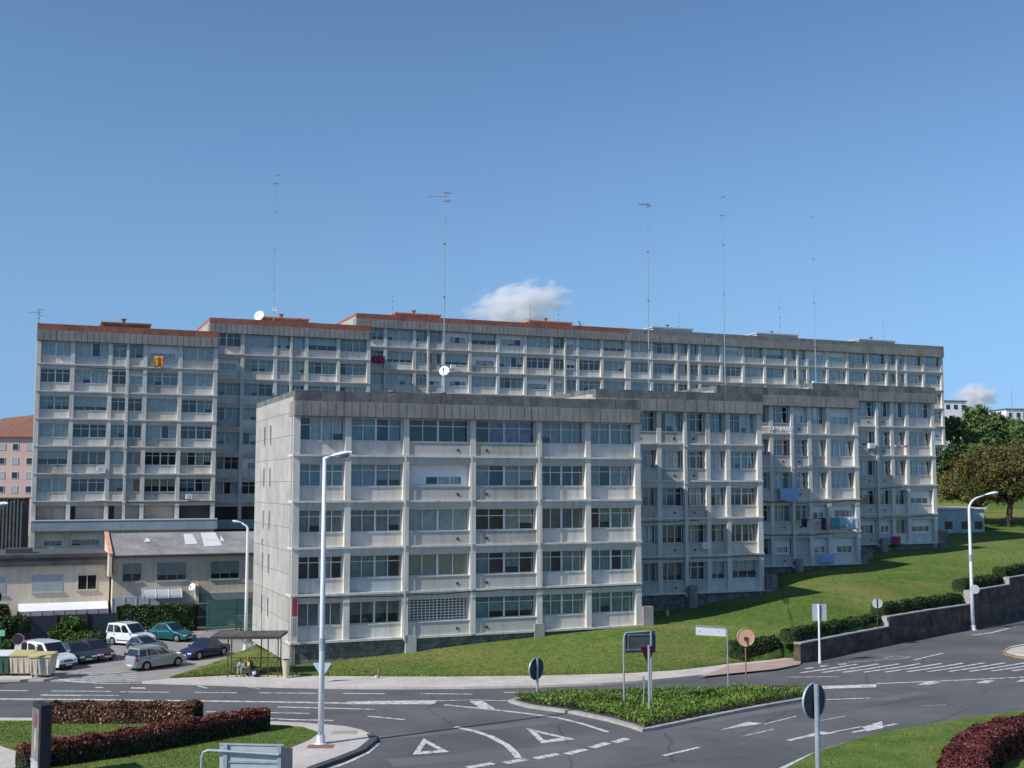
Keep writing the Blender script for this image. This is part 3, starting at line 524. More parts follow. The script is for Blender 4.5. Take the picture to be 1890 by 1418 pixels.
# ------------------------------------------------------------ hedges
def hedge(name, label, px, wd, ht, leaf, core, n, size=.07, zb=.12, group=None, world=None, zfun=None):
    pts = world if world else [G(*p, zb) for p in px]
    pts = resample(pts, max(12, len(pts) * 3)); L = sum((b - a).length for a, b in zip(pts, pts[1:]))
    zf = zfun or (lambda p: zb)
    o = thing(name, label, 'hedge', (pts[0].x, pts[0].y, zf(pts[0])), 0, group); org = Vector(o.location)
    mb = MB(); w2 = wd / 2 - .07; hz = ht - .07; secs = []
    K = len(pts)
    for i, p in enumerate(pts):
        d = (pts[min(i + 1, K - 1)] - pts[max(i - 1, 0)]); d.z = 0; d.normalize(); nn = Vector((-d.y, d.x, 0)); e = .7 if i in (0, K - 1) else 1
        z = zf(p); q = p - org
        secs.append([(q.x + nn.x * a * w2 * e, q.y + nn.y * a * w2 * e, z - org.z + b * hz * (e if b > .5 else 1)) for a, b in ((-1, 0), (-1, .85), (-.8, 1), (.8, 1), (1, .85), (1, 0))])
    for s_ in secs: mb.v += s_
    for i in range(K - 1):
        for k in range(5): a = i * 6 + k; mb.f.append((a, a + 6, a + 7, a + 1)); mb.m.append(0)
    mb.f += [(0, 1, 2, 3, 4, 5), tuple((K - 1) * 6 + k for k in (5, 4, 3, 2, 1, 0))]; mb.m += [0, 0]
    mb.build('branches', core, o)
    # leaves on sides, top and both ends
    t = RNG.uniform(0, K - 1.001, n); i = t.astype(int); f = t - i; PA = np.array([(p.x, p.y, zf(p)) for p in pts])
    pos = PA[i] * (1 - f)[:, None] + PA[i + 1] * f[:, None]; dd = PA[i + 1] - PA[i]; dd[:, 2] = 0; dd /= np.linalg.norm(dd, axis=1)[:, None]
    nn = np.stack([-dd[:, 1], dd[:, 0], 0 * dd[:, 0]], 1); per = 2 * ht + wd; s = RNG.uniform(0, per, n)
    off = np.where(s < ht, -wd / 2, np.where(s < ht + wd, s - ht - wd / 2, wd / 2)); zz = np.where(s < ht, s, np.where(s < ht + wd, ht, per - s))
    rnd = np.clip((np.abs(off) - wd / 2 + .18) / .18, 0, 1) * np.clip((zz - ht + .18) / .18, 0, 1); zz = zz - .1 * rnd; off = off * (1 - .06 * rnd)
    nrm = np.where((s < ht)[:, None], -nn, np.where((s < ht + wd)[:, None], np.array([0, 0, 1.0]), nn))
    bulge = .05 * np.sin(t * 2.3 + zz * 3) + RNG.normal(0, .035, n)
    C = pos + nn * off[:, None] + nrm * bulge[:, None]; C[:, 2] += zz
    ne = int(n * wd / L) + 20; E = []; EN = []
    for end in (0, K - 1):
        d = pts[0] - pts[1] if end == 0 else pts[-1] - pts[-2]; d.z = 0; d.normalize(); nv = Vector((-d.y, d.x, 0))
        a = RNG.uniform(-wd / 2, wd / 2, ne); zc = RNG.uniform(0, ht, ne); bl = .25 * (1 - (a / (wd / 2)) ** 2)
        E.append(np.stack([pts[end].x + nv.x * a + d.x * bl, pts[end].y + nv.y * a + d.y * bl, zf(pts[end]) + zc], 1)); EN.append(np.tile([d.x, d.y, .2], (ne, 1)))
    C = np.vstack([C] + E) - np.array(org); nrm = np.vstack([nrm] + EN)
    leaves('foliage', C, size, leaf, o, .65, nrm)
    return o
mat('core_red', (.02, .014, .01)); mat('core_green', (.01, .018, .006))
hedge('hedge', 'long low copper-leaved hedge on the traffic island, nearest the road', [(92, 1331), (200, 1331), (300, 1331), (362, 1330)], 1.5, .75, 'leaf_brown', 'core_red', 15000, .07)
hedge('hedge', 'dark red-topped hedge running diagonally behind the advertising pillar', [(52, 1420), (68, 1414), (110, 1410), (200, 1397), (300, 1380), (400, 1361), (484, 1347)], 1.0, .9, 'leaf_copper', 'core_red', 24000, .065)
hedge('hedge', 'curved dark crimson hedge on the roundabout at the right edge', None, 1.5, 1.15, 'leaf_redhedge', 'core_red', 34000, .06,
      world=[G(*p, 1.27) * 1 for p in [(1800, 1450), (1779, 1418), (1776, 1395), (1792, 1366), (1826, 1344), (1880, 1328), (1960, 1318), (2060, 1318)]], zfun=lambda p: .12)

# ------------------------------------------------------------ retaining wall with stepped top
def wall_pts(px0, px1):
    return G(px0, np.interp(px0, [p[0] for p in WB], [p[1] for p in WB])), G(px1, np.interp(px1, [p[0] for p in WB], [p[1] for p in WB]))
rw = thing('retaining_wall', 'dark stone retaining wall with a stepped top climbing beside the side street', 'wall', tuple(wallb[0]))
segs = [(1478, 1642, 1.18), (1642, 1793, 1.84), (1793, 1866, 2.85), (1866, 2150, 3.4)]
def wpt(px):
    if px <= 1890: return wall_pts(px, px)[0]
    return wallb[6] + (wallb[6] - wallb[4]).normalized() * (px - 1890) * .09
HD = []
for k, (a, b, zt) in enumerate(segs):
    n_ = 6; pp = [wpt(a + (b - a) * i / n_) for i in range(n_ + 1)]; mb = MB(); cp = MB()
    for p, q in zip(pp, pp[1:]):
        d = (q - p).normalized(); nn = Vector((-d.y, d.x, 0)); o0 = Vector(rw.location)
        quad_ = [p - o0, q - o0, q + nn * .45 - o0, p + nn * .45 - o0]; mb.prism([(v.x, v.y) for v in quad_], -.2, zt)
        cq = [p - nn * .04 - o0, q - nn * .04 - o0, q + nn * .49 - o0, p + nn * .49 - o0]; cp.prism([(v.x, v.y) for v in cq], zt, zt + .07)
    mb.build('wall_section', 'stone_dark', rw, merge=True); cp.build('coping', 'stone_cap', rw, merge=True)
    if k: # pale return at the step
        p = pp[0]; d = (pp[1] - pp[0]).normalized(); nn = Vector((-d.y, d.x, 0)); o0 = Vector(rw.location)
        q = [p - d * .16 - nn * .03 - o0, p - d * .004 - nn * .03 - o0, p - d * .004 + nn * .46 - o0, p - d * .16 + nn * .46 - o0]
        MB().prism([(v.x, v.y) for v in q], segs[k - 1][2] + .08, zt + .05).build('pier', 'stone_cap', rw)
    HD.append((a, b, zt))
hl = ['dark clipped hedge on the lowest step of the stone wall', 'dark clipped hedge on the wall section left of the lamp post', 'short dark hedge on the wall section just right of the lamp post', 'dark hedge on the highest step of the wall at the right edge']
for (a, b, zt), l in zip(HD, hl):
    p0, p1 = wpt(a + 4), wpt(b - 4); d = (p1 - p0).normalized(); nn = Vector((-d.y, d.x, 0)) * 1.0
    hedge('hedge', l, None, .95, .8, 'leaf_hedge', 'core_green', int((p1 - p0).length * 750), .085, world=[wpt(a + 4 + (b - a - 8) * i / 4) + nn for i in range(5)], zfun=lambda p, z=zt: z - .05, group='clipped hedges along the stone wall')
hedge('hedge', 'low dark green hedge on the lawn corner behind the orange disc', None, 1.3, 1.15, 'leaf_hedge', 'core_green', 9000, .08, world=[G(1356, 1224), G(1400, 1219), G(1444, 1213)], zfun=lambda p: .13)
hedge('hedge', 'brighter green hedge end touching the stone wall', None, 1.4, 1.3, 'leaf_bright', 'core_green', 5000, .08, world=[G(1452, 1217), G(1469, 1212)], zfun=lambda p: .13)

# ------------------------------------------------------------ apartment blocks
def u_at(org, px, v=0.0, py=None):
    """facade coordinate whose image column is px (at about horizon height)"""
    r = (px - CX) / F; o = org + V * v
    return (r * o.y - o.x) / (U.x - r * U.y)
STY = {  # frame, panes, transom, curtain, cover fraction
    'T': ('frame_alu', 4, 1, None), 'D': ('frame_white', 4, 1, None), 'C': ('frame_alu', 4, 1, 'curtain_grey'), 'W': ('frame_white', 4, 0, 'curtain_white'),
    'G': ('frame_alu', 4, 1, 'curtain_green'), 'E': ('frame_alu', 4, 1, 'curtain_teal'), 'B': ('frame_alu', 3, 0, 'blind'), 'K': ('frame_alu', 4, 0, 'blind_dark'),
    'P': ('frame_alu', 4, 1, 'curtain_purple'), 'R': ('frame_alu', 4, 1, 'curtain_rose'), 'Y': ('frame_white', 4, 0, 'blind_yellow'), 'L': ('frame_white', 2, 0, None),
    'S': ('frame_white', 3, 0, 'curtain_white'), 'N': (None, 0, 0, None), 'I': ('frame_white', 4, 1, 'curtain_beige')}
def window(par, x0, x1, z0, z1, sty, y=.42):
    fm, n_, tr_, cur = STY[sty]
    w_ = x1 - x0
    if sty == 'T': cur = random.choice(('curtain_grey', 'curtain_white', 'curtain_beige', 'curtain_teal', None))
    if random.random() < .3 and fm == 'frame_alu': fm = 'frame_white'
    if sty == 'S':      # white infill panel with a strip of small lights
        zi = z0 + (z1 - z0) * random.uniform(.0, .12); zj = z0 + (z1 - z0) * random.uniform(.45, .7); xa = x0 + w_ * random.uniform(.06, .3); xb = x1 - w_ * random.uniform(.05, .12)
        fr = MB(); fr.box(x0, x1, y, y + .09, zj, z1); fr.box(x0, xa, y, y + .09, z0, zj); fr.box(xb, x1, y, y + .09, z0, zj)
        if zi > z0 + .02: fr.box(xa, xb, y, y + .09, z0, zi)
        ox0, ox1, oz0, oz1 = xa, xb, zi, zj
    else:
        fr = MB(); ox0, ox1, oz0, oz1 = x0, x1, z0, z1
    t_ = .055; d0, d1 = y - .012, y + .05; fr2 = fr
    fr2.box(ox0, ox1, d0, d1, oz0, oz0 + t_); fr2.box(ox0, ox1, d0, d1, oz1 - t_, oz1); fr2.box(ox0, ox0 + t_, d0 + .002, d1, oz0 + t_, oz1 - t_); fr2.box(ox1 - t_, ox1, d0 + .002, d1, oz0 + t_, oz1 - t_)
    ww = ox1 - ox0
    n_ = max(2, min(n_, int(round(ww / .62))))
    for k in range(1, n_):
        xx = ox0 + ww * k / n_; hw = .065 if (n_ == 4 and k == 2) else .028
        fr2.box(xx - hw, xx + hw, d0 - .004, d1, oz0 + t_, oz1 - t_)
    if tr_:
        zt = oz0 + (oz1 - oz0) * random.choice((.66, .7, .72)); fr2.box(ox0 + t_, ox1 - t_, d0 + .006, d1 - .01, zt - .025, zt + .025)
    if sty == 'L':
        ny = 8; nz = 4
        for k in range(1, ny * 2): xx = ox0 + ww * k / (ny * 2); fr2.box(xx - .022, xx + .022, y - .03, y - .014, oz0, oz1)
        for k in range(1, nz * 2): zz = oz0 + (oz1 - oz0) * k / (nz * 2); fr2.box(ox0, ox1, y - .035, y - .0305, zz - .022, zz + .022)
    o = fr2.build('window', fm, par)
    MB().box(ox0 + t_, ox1 - t_, y + .022, y + .03, oz0 + t_, oz1 - t_).build('pane', 'glass', o)
    if cur and sty in 'BKY':
        hb = random.choice((1, 1, .85, .75, .6)); zb_ = oz1 - (oz1 - oz0) * hb; c = MB(); k = 0; z = oz1 - .06
        while z > zb_ + .05:
            c.poly([(ox0 + .06, y + .1, z), (ox0 + .06, y + .125, z - .06), (ox1 - .06, y + .125, z - .06), (ox1 - .06, y + .1, z)][::-1]); z -= .062
        c.build('blind', cur, o)
    elif cur:
        c = MB(); lo_ = ox0 + .05; hi_ = ox1 - .05; spans = []
        for k in range(n_):
            if random.random() < (.86 if sty != 'T' else .55): spans.append((lo_ + (hi_ - lo_) * k / n_, lo_ + (hi_ - lo_) * (k + 1) / n_ * 1.0))
        for a, b in spans:
            m_ = 10; ph = random.random() * 6; zb_ = oz0 + .05 if random.random() < .8 else oz0 + (oz1 - oz0) * .3
            for j in range(m_):
                xa = a + (b - a) * j / m_; xb = a + (b - a) * (j + 1) / m_
                ya = y + .16 + .03 * math.sin(ph + j * 1.9); yb = y + .16 + .03 * math.sin(ph + (j + 1) * 1.9)
                c.poly([(xa, ya, zb_), (xb, yb, zb_), (xb, yb, oz1 - .05), (xa, ya, oz1 - .05)])
        if c.f: c.build('curtain', cur, o)
    return o
def block(label, org, width, bays, flush, pipes, zb, storeys, zf_top, zroof, depth=12.6, far=False, styles=None, kmin=None, band='parapet_dark', ribw=.5, zg=-1.0, gallery=False, cname='apartment_building', slits=False, group=None, plinth='stone', rnd='CCWWGETDDBKSI', endmat='end_wall'):
    """one block: facade runs along local x, y goes back, z is world height; ledges at zb + 2.8 k"""
    o = thing(cname, label, 'apartment block', (org.x, org.y, 0), TH, group)
    ST = 2.8; N = storeys
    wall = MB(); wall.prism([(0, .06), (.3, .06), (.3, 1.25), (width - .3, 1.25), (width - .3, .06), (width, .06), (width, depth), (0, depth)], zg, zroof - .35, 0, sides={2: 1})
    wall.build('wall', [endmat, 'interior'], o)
    MB().box(.05, width - .05, .3, depth - .05, zroof - .35, zroof - .2).build('roof', 'roof_grey', o)
    pl = MB().box(.302, width - .302, .12, 1.24, zg, zb - .14); pl.build('plinth', plinth, o)
    for k in range(N + 1):                       # ledges with the beam below them
        z = zb + ST * k
        if k < N: MB().box(-.03 if not far else 0, width + .03, -.13, 1.2, z - .13, z).build('ledge', 'concrete_white', o)
        if 0 < k < N: MB().box(.31, width - .31, -.02, 1.22, z - .56, z - (.131 if k < N else .05)).build('beam', 'concrete', o)
    # fascia with cast ribs and parapet blocks
    zf = zf_top; zm = zf + (zroof - zf) * (.6 if not far else .62)
    fa = MB(); fa.box(-.02, width + .02, -.33, 1.2, zf, zm)
    x = 0.02
    while x < width - ribw:
        fa.box(x + .03, x + ribw - .03, -.37 - random.uniform(0, .02), -.331, zf + .02, zm - .02, 0); x += ribw
    if not far:
        x = .02
        while x < width - .1:
            if random.random() < .75: fa.box(x - .012, x + .012, -.362, -.331, zf + .1 * random.random(), zm - .25 * random.random(), 1)
            x += ribw
    fa.build('fascia', ['fascia_far' if far else 'fascia', 'fascia_light'], o)
    pr = MB(); x = 0
    pr.box(0, width, -.26, .2, zm + .002, zroof - .02); pr.box(0, .22, .2, depth, zroof - .34, zroof); pr.box(width - .22, width, .2, depth, zroof - .34, zroof); pr.box(.22, width - .22, depth - .2, depth, zroof - .34, zroof)
    bw = 1.55 if not far else 3.1
    while x < width - .2:
        x1 = min(width + .01, x + bw); pr.box(x + .015, x1 - .015, -.3 - random.uniform(0, .02), -.261, zm + .01, zroof + random.uniform(-.01, .02)); x += bw
    pr.build('parapet', band, o)
    # columns
    bx = [0] + bays + [width]; yb0 = zb
    for i, x in enumerate(bx):
        if i in pipes: continue
        hw = .19 if not far else .2; xa, xb = x - hw, x + hw
        if i == 0: xa, xb = -.0, .42
        if i == len(bx) - 1: xa, xb = width - .42, width
        y0 = -.055
        MB().box(xa, xb, y0, .6, zb, zf - .003).build('column', 'concrete_white', o)
    for i in pipes:
        x = bx[i]; p = MB(); p.box(x - .13, x + .13, -.2, .02, zb + (.3 if not far else 0), zf + .55)
        for k in range(N): p.box(x - .17, x + .17, -.24, .02, zb + ST * k - .3, zb + ST * k - .12)
        p.build('drainpipe', 'pipe_white', o)
    # bays
    for b_ in range(len(bx) - 1):
        xl = bx[b_] + (.19 if b_ else .42); xr = bx[b_ + 1] - (.19 if b_ < len(bx) - 2 else .42)
        if b_ + 1 in pipes: xr = bx[b_ + 1] - .06
        if b_ in pipes: xl = bx[b_] + .06
        for k in range(N):
            km = kmin[b_] if kmin else 0
            z = zb + ST * k; fl = b_ in flush
            if gallery is not False and k == gallery:
                continue
            if k < km:
                MB().box(xl, xr, .2, .5, z, z + 2.24).build('spandrel', 'concrete_flush', o); continue
            sp = MB(); y0 = .02 if fl else .24; sp.box(xl, xr, y0, .42, z, z + .8)
            sp.box(xl, xr, y0 - .05, .5, z + .8, z + .85); sp.build('spandrel', random.choices(('concrete_flush' if fl else 'concrete_white', 'panel_blue', 'panel_cream', 'panel_dirty'), (.76, .07, .07, .1))[0], o)
            if fl and not far:
                for xx in (xl + .7,) if (b_ % 2) else (xr - .9,): MB().box(xx, xx + .13, y0 - .04, y0 - .002, z + .28, z + .42).build('vent', 'dark_vent', o)
            top = z + 2.24 if k < N - 1 else zf
            s = styles[N - 1 - k][b_] if styles else random.choice(rnd)
            if s == 'N': continue
            w_ = xr - xl
            if s in 'W' and w_ > 3 and random.random() < .0: pass
            window(o, xl, xr, z + .852, top - .003, s)
    if slits:
        for k in range(N):
            for v_ in (6.8, 8.9):
                z = zb + ST * k + .75; f = MB()
                f.box(-.035, .058, v_, v_ + .08, z, z + 1.35); f.box(-.035, .058, v_ + .42, v_ + .5, z, z + 1.35); f.box(-.035, .058, v_ + .08, v_ + .42, z, z + .07); f.box(-.035, .058, v_ + .08, v_ + .42, z + 1.28, z + 1.35)
                w_ = f.build('window', 'fascia_light', o); MB().box(-.006, .0, v_ + .081, v_ + .419, z + .071, z + 1.279).build('pane', 'black', w_)
    return o

CI = F * 1.0
OA = P(540, 895, 71.0); OA.z = 0
wA = u_at(OA, 1181)
OB = OA + U * wA + V * 7.0
wB = u_at(OB, 1405)
OC = OB + U * wB + V * 6.6; wC = u_at(OC, 1583)
OD = OC + U * wC + V * 6.6; wD = u_at(OD, 1725)
def bl(org, pxs): return [u_at(org, p) for p in pxs]
bA = bl(OA, [643, 750, 873, 995, 1085])
stA = ['TTTPGC', 'ECITTC', 'CCWTKG', 'TGYEGG', 'KKLEGG']
stA = ['TTDPCC', 'ECSTTC', 'CCWTKG', 'TGYEGE', 'KKLEGG']
A = block('long five-storey grey block nearest the street, with a bright end wall', OA, wA, bA, [2, 3], [], 1.65, 5, 15.15, 16.7, styles=stA, slits=True)
zB = 2.95
B = block('five-storey grey block second in the stepped front row', OB, wB, bl(OB, [1160, 1216, 1263, 1306, 1343]), [1, 2, 3], [3], zB, 5, zB + 13.55, zB + 15.1,
          styles=['WEWDTT', 'CCWTWE', 'TKCTTD', 'BWKTCK', 'BKKDBB'])
zC = 4.22
C_ = block('five-storey grey block third in the stepped front row', OC, wC, bl(OC, [1385, 1423, 1460, 1494, 1528]), [1, 2, 3], [3], zC, 5, zC + 13.5, zC + 15.05,
           styles=['KCDSBS', 'CCDTWW', 'TCETKK', 'KTEESS', 'DKSLSS'])
zD = 5.45
D_ = block('five-storey grey block last and smallest in the stepped front row', OD, wD, bl(OD, [1545, 1580, 1617, 1646, 1674]), [1, 2, 3], [3], zD, 5, zD + 13.5, zD + 15.05,
           styles=['KTEWWD', 'BDKDIK', 'TDKDKG', 'TCEWES', 'BSSSBS'])
OE1 = P(59, 895, 119.0); OE1.z = 0; w1 = u_at(OE1, 399)
OE2 = OE1 + U * w1 + V * 7; w2 = u_at(OE2, 682)
OE3 = OE2 + U * w2 + V * 7; w3 = u_at(OE3, 1160)
OE4 = OE3 + U * w3; w4 = u_at(OE4, 1744)
z1 = 3.8
E1 = block('tall pale block with a rust red parapet at the far left', OE1, w1, bl(OE1, [130, 200, 232, 265, 330]), [2, 3], [3], z1, 8, z1 + 21.9, z1 + 23.6, far=True, band='red_band', ribw=.6, gallery=1, rnd='WWBBSEECTDWBSE',
           styles=['WWETSW', 'DWDSEW', 'EBTEBE', 'WDEWWD', 'BKBKDT', 'WDCWYE', 'NNNNNN', 'SSDDDD'])
z2 = 6.3; k2 = [0, 0, 4, 4, 4, 4]
E2 = block('tall pale block with a red parapet, second from the left behind the front row', OE2, w2, bl(OE2, [445, 506, 535, 564, 623]), [2, 3], [3], z2, 8, z2 + 21.9, z2 + 23.6, far=True, band='red_band', ribw=.6, gallery=0, kmin=k2, rnd='WWBBSEECTDWBSE')
z3 = 8.8
E3 = block('wide pale block with an orange red parapet and two orange roof boxes', OE3, w3, bl(OE3, [710, 764, 789, 818, 867, 919, 969.5, 1019, 1043, 1067, 1112]), [2, 3, 8, 9], [3, 9], z3, 8, z3 + 21.9, z3 + 23.6, far=True, band='red_band', ribw=.6,
           kmin=[4] * 12, rnd='WWBBSEECTDWBSE')
E4 = block('long pale block with a grey parapet closing the back row on the right', OE4, w4, bl(OE4, [1204, 1250, 1272, 1293, 1333, 1374, 1414, 1453, 1474, 1493, 1530, 1567, 1605, 1640, 1658, 1675, 1708]), [2, 3, 8, 9, 14, 15], [3, 9, 15], z3, 8, z3 + 21.9, z3 + 23.6, far=True, band='grey_band', ribw=.6,
           kmin=[5] * 16 + [1, 0], rnd='WWBBSEECTDWBSE')
def cable(blk, x0, x1, z, sag=.06, y=-.17):
    n_ = 14; MB().tube([(x0 + (x1 - x0) * k / n_, y, z + sag * math.sin(k * 1.7) * .5 - sag * 2 * math.sin(math.pi * k / n_)) for k in range(n_ + 1)], .028, 5).build('cable', 'black', blk)
cable(A, .2, wA * .55, 4.3); cable(A, wA * .55, wA, 4.32, .03); cable(B, .2, wB * .6, zB + 5.4); cable(B, .2, wB, zB + 2.62, .05); cable(C_, 3, wC, zC + 5.45, .1); cable(C_, 4, wC * .8, zC + 2.6); cable(D_, .3, wD, zD + 2.6, .1); cable(D_, 2, wD * .7, zD + 5.3)
cable(E1, 6, w1, z1 + 5.5, .08); cable(E1, 4, w1 * .7, z1 + 19.3)
def ac(blk, x, z, y=-.02):
    a_ = MB().box(x, x + .7, y - .32, y, z, z + .5).build('air_conditioner', 'frame_white', blk, bevel=.02); MB().tube([(x + .3, y - .322, z + .25), (x + .3, y - .33, z + .25)], .17, 14).build('fan_grille', 'frame_alu', a_)
for blk, px_, org, z in ((B, 1290, OB, zB + 3.2), (D_, 1600, OD, zD + 9), (E1, 180, OE1, z1 + 8.6), (E1, 345, OE1, z1 + 5.7), (E3, 830, OE3, z3 + 17.1), (E4, 1500, OE4, z3 + 16.9)): ac(blk, u_at(org, px_), z)
# back row galleries: open floor behind a blue-grey balcony panel
for blk, w_, zb in ((E1, w1, z1), (E2, w2, z2 - 2.5)):
    if blk is E1: MB().box(0, w_ + .2, -.75, -.14, z1 + 2.8 - .25, z1 + 2.8 + .75).build('balcony', 'blue_panel', blk); MB().box(0, w_ + .2, -.8, -.13, z1 + 2.8 + .752, z1 + 2.8 + .86).build('handrail', 'frame_white', blk)
    else: MB().box(.1, w_, -.7, -.14, z2 - .25, z2 + .8).build('balcony', 'blue_panel', blk)
for xx in (5.3, 9.6): MB().box(xx, xx + .9, 1.1, 1.24, z1 + 2.8, z1 + 4.8).build('door', 'rust' if xx < 6 else 'shutter_green', E1)
MB().box(4.2, 7.2, .9, 1.2, z1 + 2.8, z1 + 5.0).build('gallery_wall', 'concrete_flush', E1); MB().box(8, 10.8, .9, 1.2, z1 + 2.8, z1 + 5.0).build('gallery_wall', 'concrete_flush', E1); MB().box(11, 14.2, .9, 1.2, z1 + 2.8, z1 + 5.0).build('gallery_wall', 'house_tan', E1); MB().box(.5, 3.6, .9, 1.2, z1 + 2.8, z1 + 5.0).build('gallery_wall', 'concrete_flush', E1)
# roof boxes of the back row
def roof_box(blk, org, zr, p0, p1, m_, v0=4.0, hgt=1.05, cap=.2):
    x0, x1 = u_at(org, p0, v0), u_at(org, p1, v0)
    b_ = MB().box(x0, x1, v0, v0 + 4.5, zr - .3, zr + hgt - cap).build('roof_box', m_, blk)
    MB().box(x0 - .12, x1 + .12, v0 - .12, v0 + 4.62, zr + hgt - cap, zr + hgt).build('cover', m_, b_)
    xm = x0 + (x1 - x0) * .45; c = MB(); c.tube([(xm, v0 + 1, zr + hgt), (xm, v0 + 1, zr + hgt + .45)], .2, 10); c.tube([(xm, v0 + 1, zr + hgt + .45), (xm, v0 + 1, zr + hgt + .55)], [.34, .3], 10)
    c.build('chimney', 'rust' if m_ in ('orange_box', 'red_band') else 'grey_band', b_)
roof_box(E1, OE1, z1 + 23.6, 183, 272, 'red_band'); roof_box(E2, OE2, z2 + 23.6, 478, 566, 'orange_box'); roof_box(E3, OE3, z3 + 23.6, 728, 812, 'orange_box'); roof_box(E3, OE3, z3 + 23.6, 977, 1056, 'orange_box')
roof_box(E4, OE4, z3 + 23.6, 1207, 1280, 'fascia_light', hgt=1.15); roof_box(E4, OE4, z3 + 23.6, 1400, 1476, 'fascia_light', hgt=1.15); roof_box(E4, OE4, z3 + 23.6, 1590, 1656, 'fascia_light', hgt=1.1)
# buttresses and small base boxes at the foot of the front row
MB().box(wA + .03, wA + .8, -.2, .9, .6, 2.85).build('buttress', 'stone_cap', A)
xx = u_at(OA, 760); MB().box(xx - .35, xx + .35, -.16, .1, 0, 1.75).build('meter_box', 'fascia_light', A); xx = u_at(OA, 995); MB().box(xx - .4, xx + .3, -.16, .1, .7, 2.05).build('meter_box', 'stone_cap', A)
for blk, org, w_, zb in ((B, OB, wB, zB), (C_, OC, wC, zC), (D_, OD, wD, zD)):
    MB().box(w_ + .002, w_ + 1.1, -.25, .9, zb - 2.5, zb + 1.1).build('buttress', 'stone', blk)
    MB().box(bl(org, [1270 if blk is B else 1465 if blk is C_ else 1622])[0] - .35, bl(org, [1270 if blk is B else 1465 if blk is C_ else 1622])[0] + .35, -.5, .1, zb - 2.2, zb + .5).build('meter_box', 'fascia', blk)
MB().box(u_at(OA, 870) - .05, u_at(OA, 870) + .05, -.18, -.14, 1.6, 12.8).build('drainpipe', 'pipe_white', A); MB().box(u_at(OA, 748) - .05, u_at(OA, 748) + .05, -.2, -.14, 1.4, 12.8).build('drainpipe', 'pipe_white', A)
MB().box(u_at(OA, 994) - .05, u_at(OA, 994) + .05, -.2, -.14, 4.6, 14.8).build('drainpipe', 'pipe_white', A)

# ------------------------------------------------------------ roof masts, dishes, aerials
def dish(name, label, loc, r, face, m='dish', group=None, tilt=.35):
    o = thing(name, label, 'satellite dish', loc, 0, group); f = Vector(face).normalized(); f.z += tilt; f.normalize()
    q = f.to_track_quat('Z', 'Y').to_matrix(); mb = MB(); n_ = 18; rings = [(0, 0), (.35, .02), (.7, .075), (1, .16), (1.02, .13), (.7, .05), (.35, 0), (0, -.02)]
    for rr_, zz in rings:
        for k in range(n_): a = 2 * math.pi * k / n_; mb.v.append(tuple(q @ Vector((r * rr_ * math.cos(a), r * rr_ * math.sin(a), zz * r * 1.3))))
    for j in range(len(rings) - 1):
        for k in range(n_): b = (k + 1) % n_; mb.f.append((j * n_ + k, j * n_ + b, (j + 1) * n_ + b, (j + 1) * n_ + k)); mb.m.append(0)
    mb.build('reflector', m, o, smooth=True)
    a = q @ Vector((0, -r, .2 * r)); b = q @ Vector((0, 0, 1.0 * r))
    MB().tube([a, b], .02, 6).ell(b, (.06, .06, .06), 8, 6).build('feed_arm', 'dark_metal', o)
    back = q @ Vector((0, 0, -.03)); MB().tube([back, back + Vector((0, 0, -r * 1.0)), ], .035, 6).build('mount', 'dark_metal', o)
    return o
def mast(label, base, htop, kind, rad=.034, group='tall television masts on the roofs'):
    o = thing('antenna_mast', label, 'antenna', tuple(base), 0, group); H_ = htop
    p = MB(); p.tube([(0, 0, -.3), (0, 0, H_ * .55), (0, 0, H_)], [rad * 1.25, rad, rad * .6], 7); p.build('pole', 'galvanised', o)
    r = MB()
    for k in range(1, 4): r.tube([(0, 0, H_ * k / 4 - .04), (0, 0, H_ * k / 4 + .04)], rad * 2.2, 8)
    r.build('collar', 'dark_metal', o)
    g = MB()
    for a in (.4, 2.5, 4.6):
        for f, d in ((.9, 2.6), (.5, 2.2)): g.tube([(0, 0, H_ * f), (d * math.cos(a), max(-1.2, min(4, d * math.sin(a))), 0)], .0035, 3, cap=False)
    g.build('guy_wire', 'galvanised', o)
    y = MB(); zt = H_ - .1
    def yagi(z, ang, L, n_, el=.35):
        c, s_ = math.cos(ang), math.sin(ang); y.tube([(-c * L * .2, -s_ * L * .2, z), (c * L, s_ * L, z)], .03, 5)
        for k in range(n_):
            t = -.15 * L + 1.1 * L * k / (n_ - 1); e = el * (1 - .35 * k / n_); y.tube([(c * t - s_ * e, s_ * t + c * e, z), (c * t + s_ * e, s_ * t - c * e, z)], .016, 4)
    if kind == 0: yagi(zt, .5, .5, 5); yagi(zt - 1, 2, .35, 4)
    if kind == 1: yagi(zt - .25, 3.05, 1.25, 9, .3); yagi(zt, .6, .5, 4, .4); yagi(zt - .6, .2, .4, 4)
    if kind == 2: yagi(zt, 3.0, .7, 7, .4); yagi(zt - .15, .1, .3, 4, .3)
    if kind == 3: yagi(zt, .8, .2, 4, .2)
    if kind == 3 and H_ > 6: yagi(zt - 1.7, 2.2, .3, 4, .25)
    if kind == 4: yagi(zt, 3, .25, 4, .2)
    y.build('aerial', 'galvanised' if kind != 2 else 'rust', o)
    return o
def on_roof(org, px, v, z): return (org + U * u_at(org, px, v) + V * v) + Vector((0, 0, z))
def mtop(base, py): return zat(py, base.y) - base.z
b_ = on_roof(OE2, 501, 3.2, z2 + 23.4); mast('very tall thin mast above the second block, leftmost of the tall masts', b_, mtop(b_, 322), 0)
b_ = on_roof(OA, 819, 6, 16.5); mA = mast('tall mast with a long side aerial, beside the white dish on the nearest roof', b_, mtop(b_, 353), 1)
b_ = on_roof(OB, 1199, 6, zB + 14.9); mast('tall mast with a short reddish aerial at its tip, left of the middle mast', b_, mtop(b_, 375), 2)
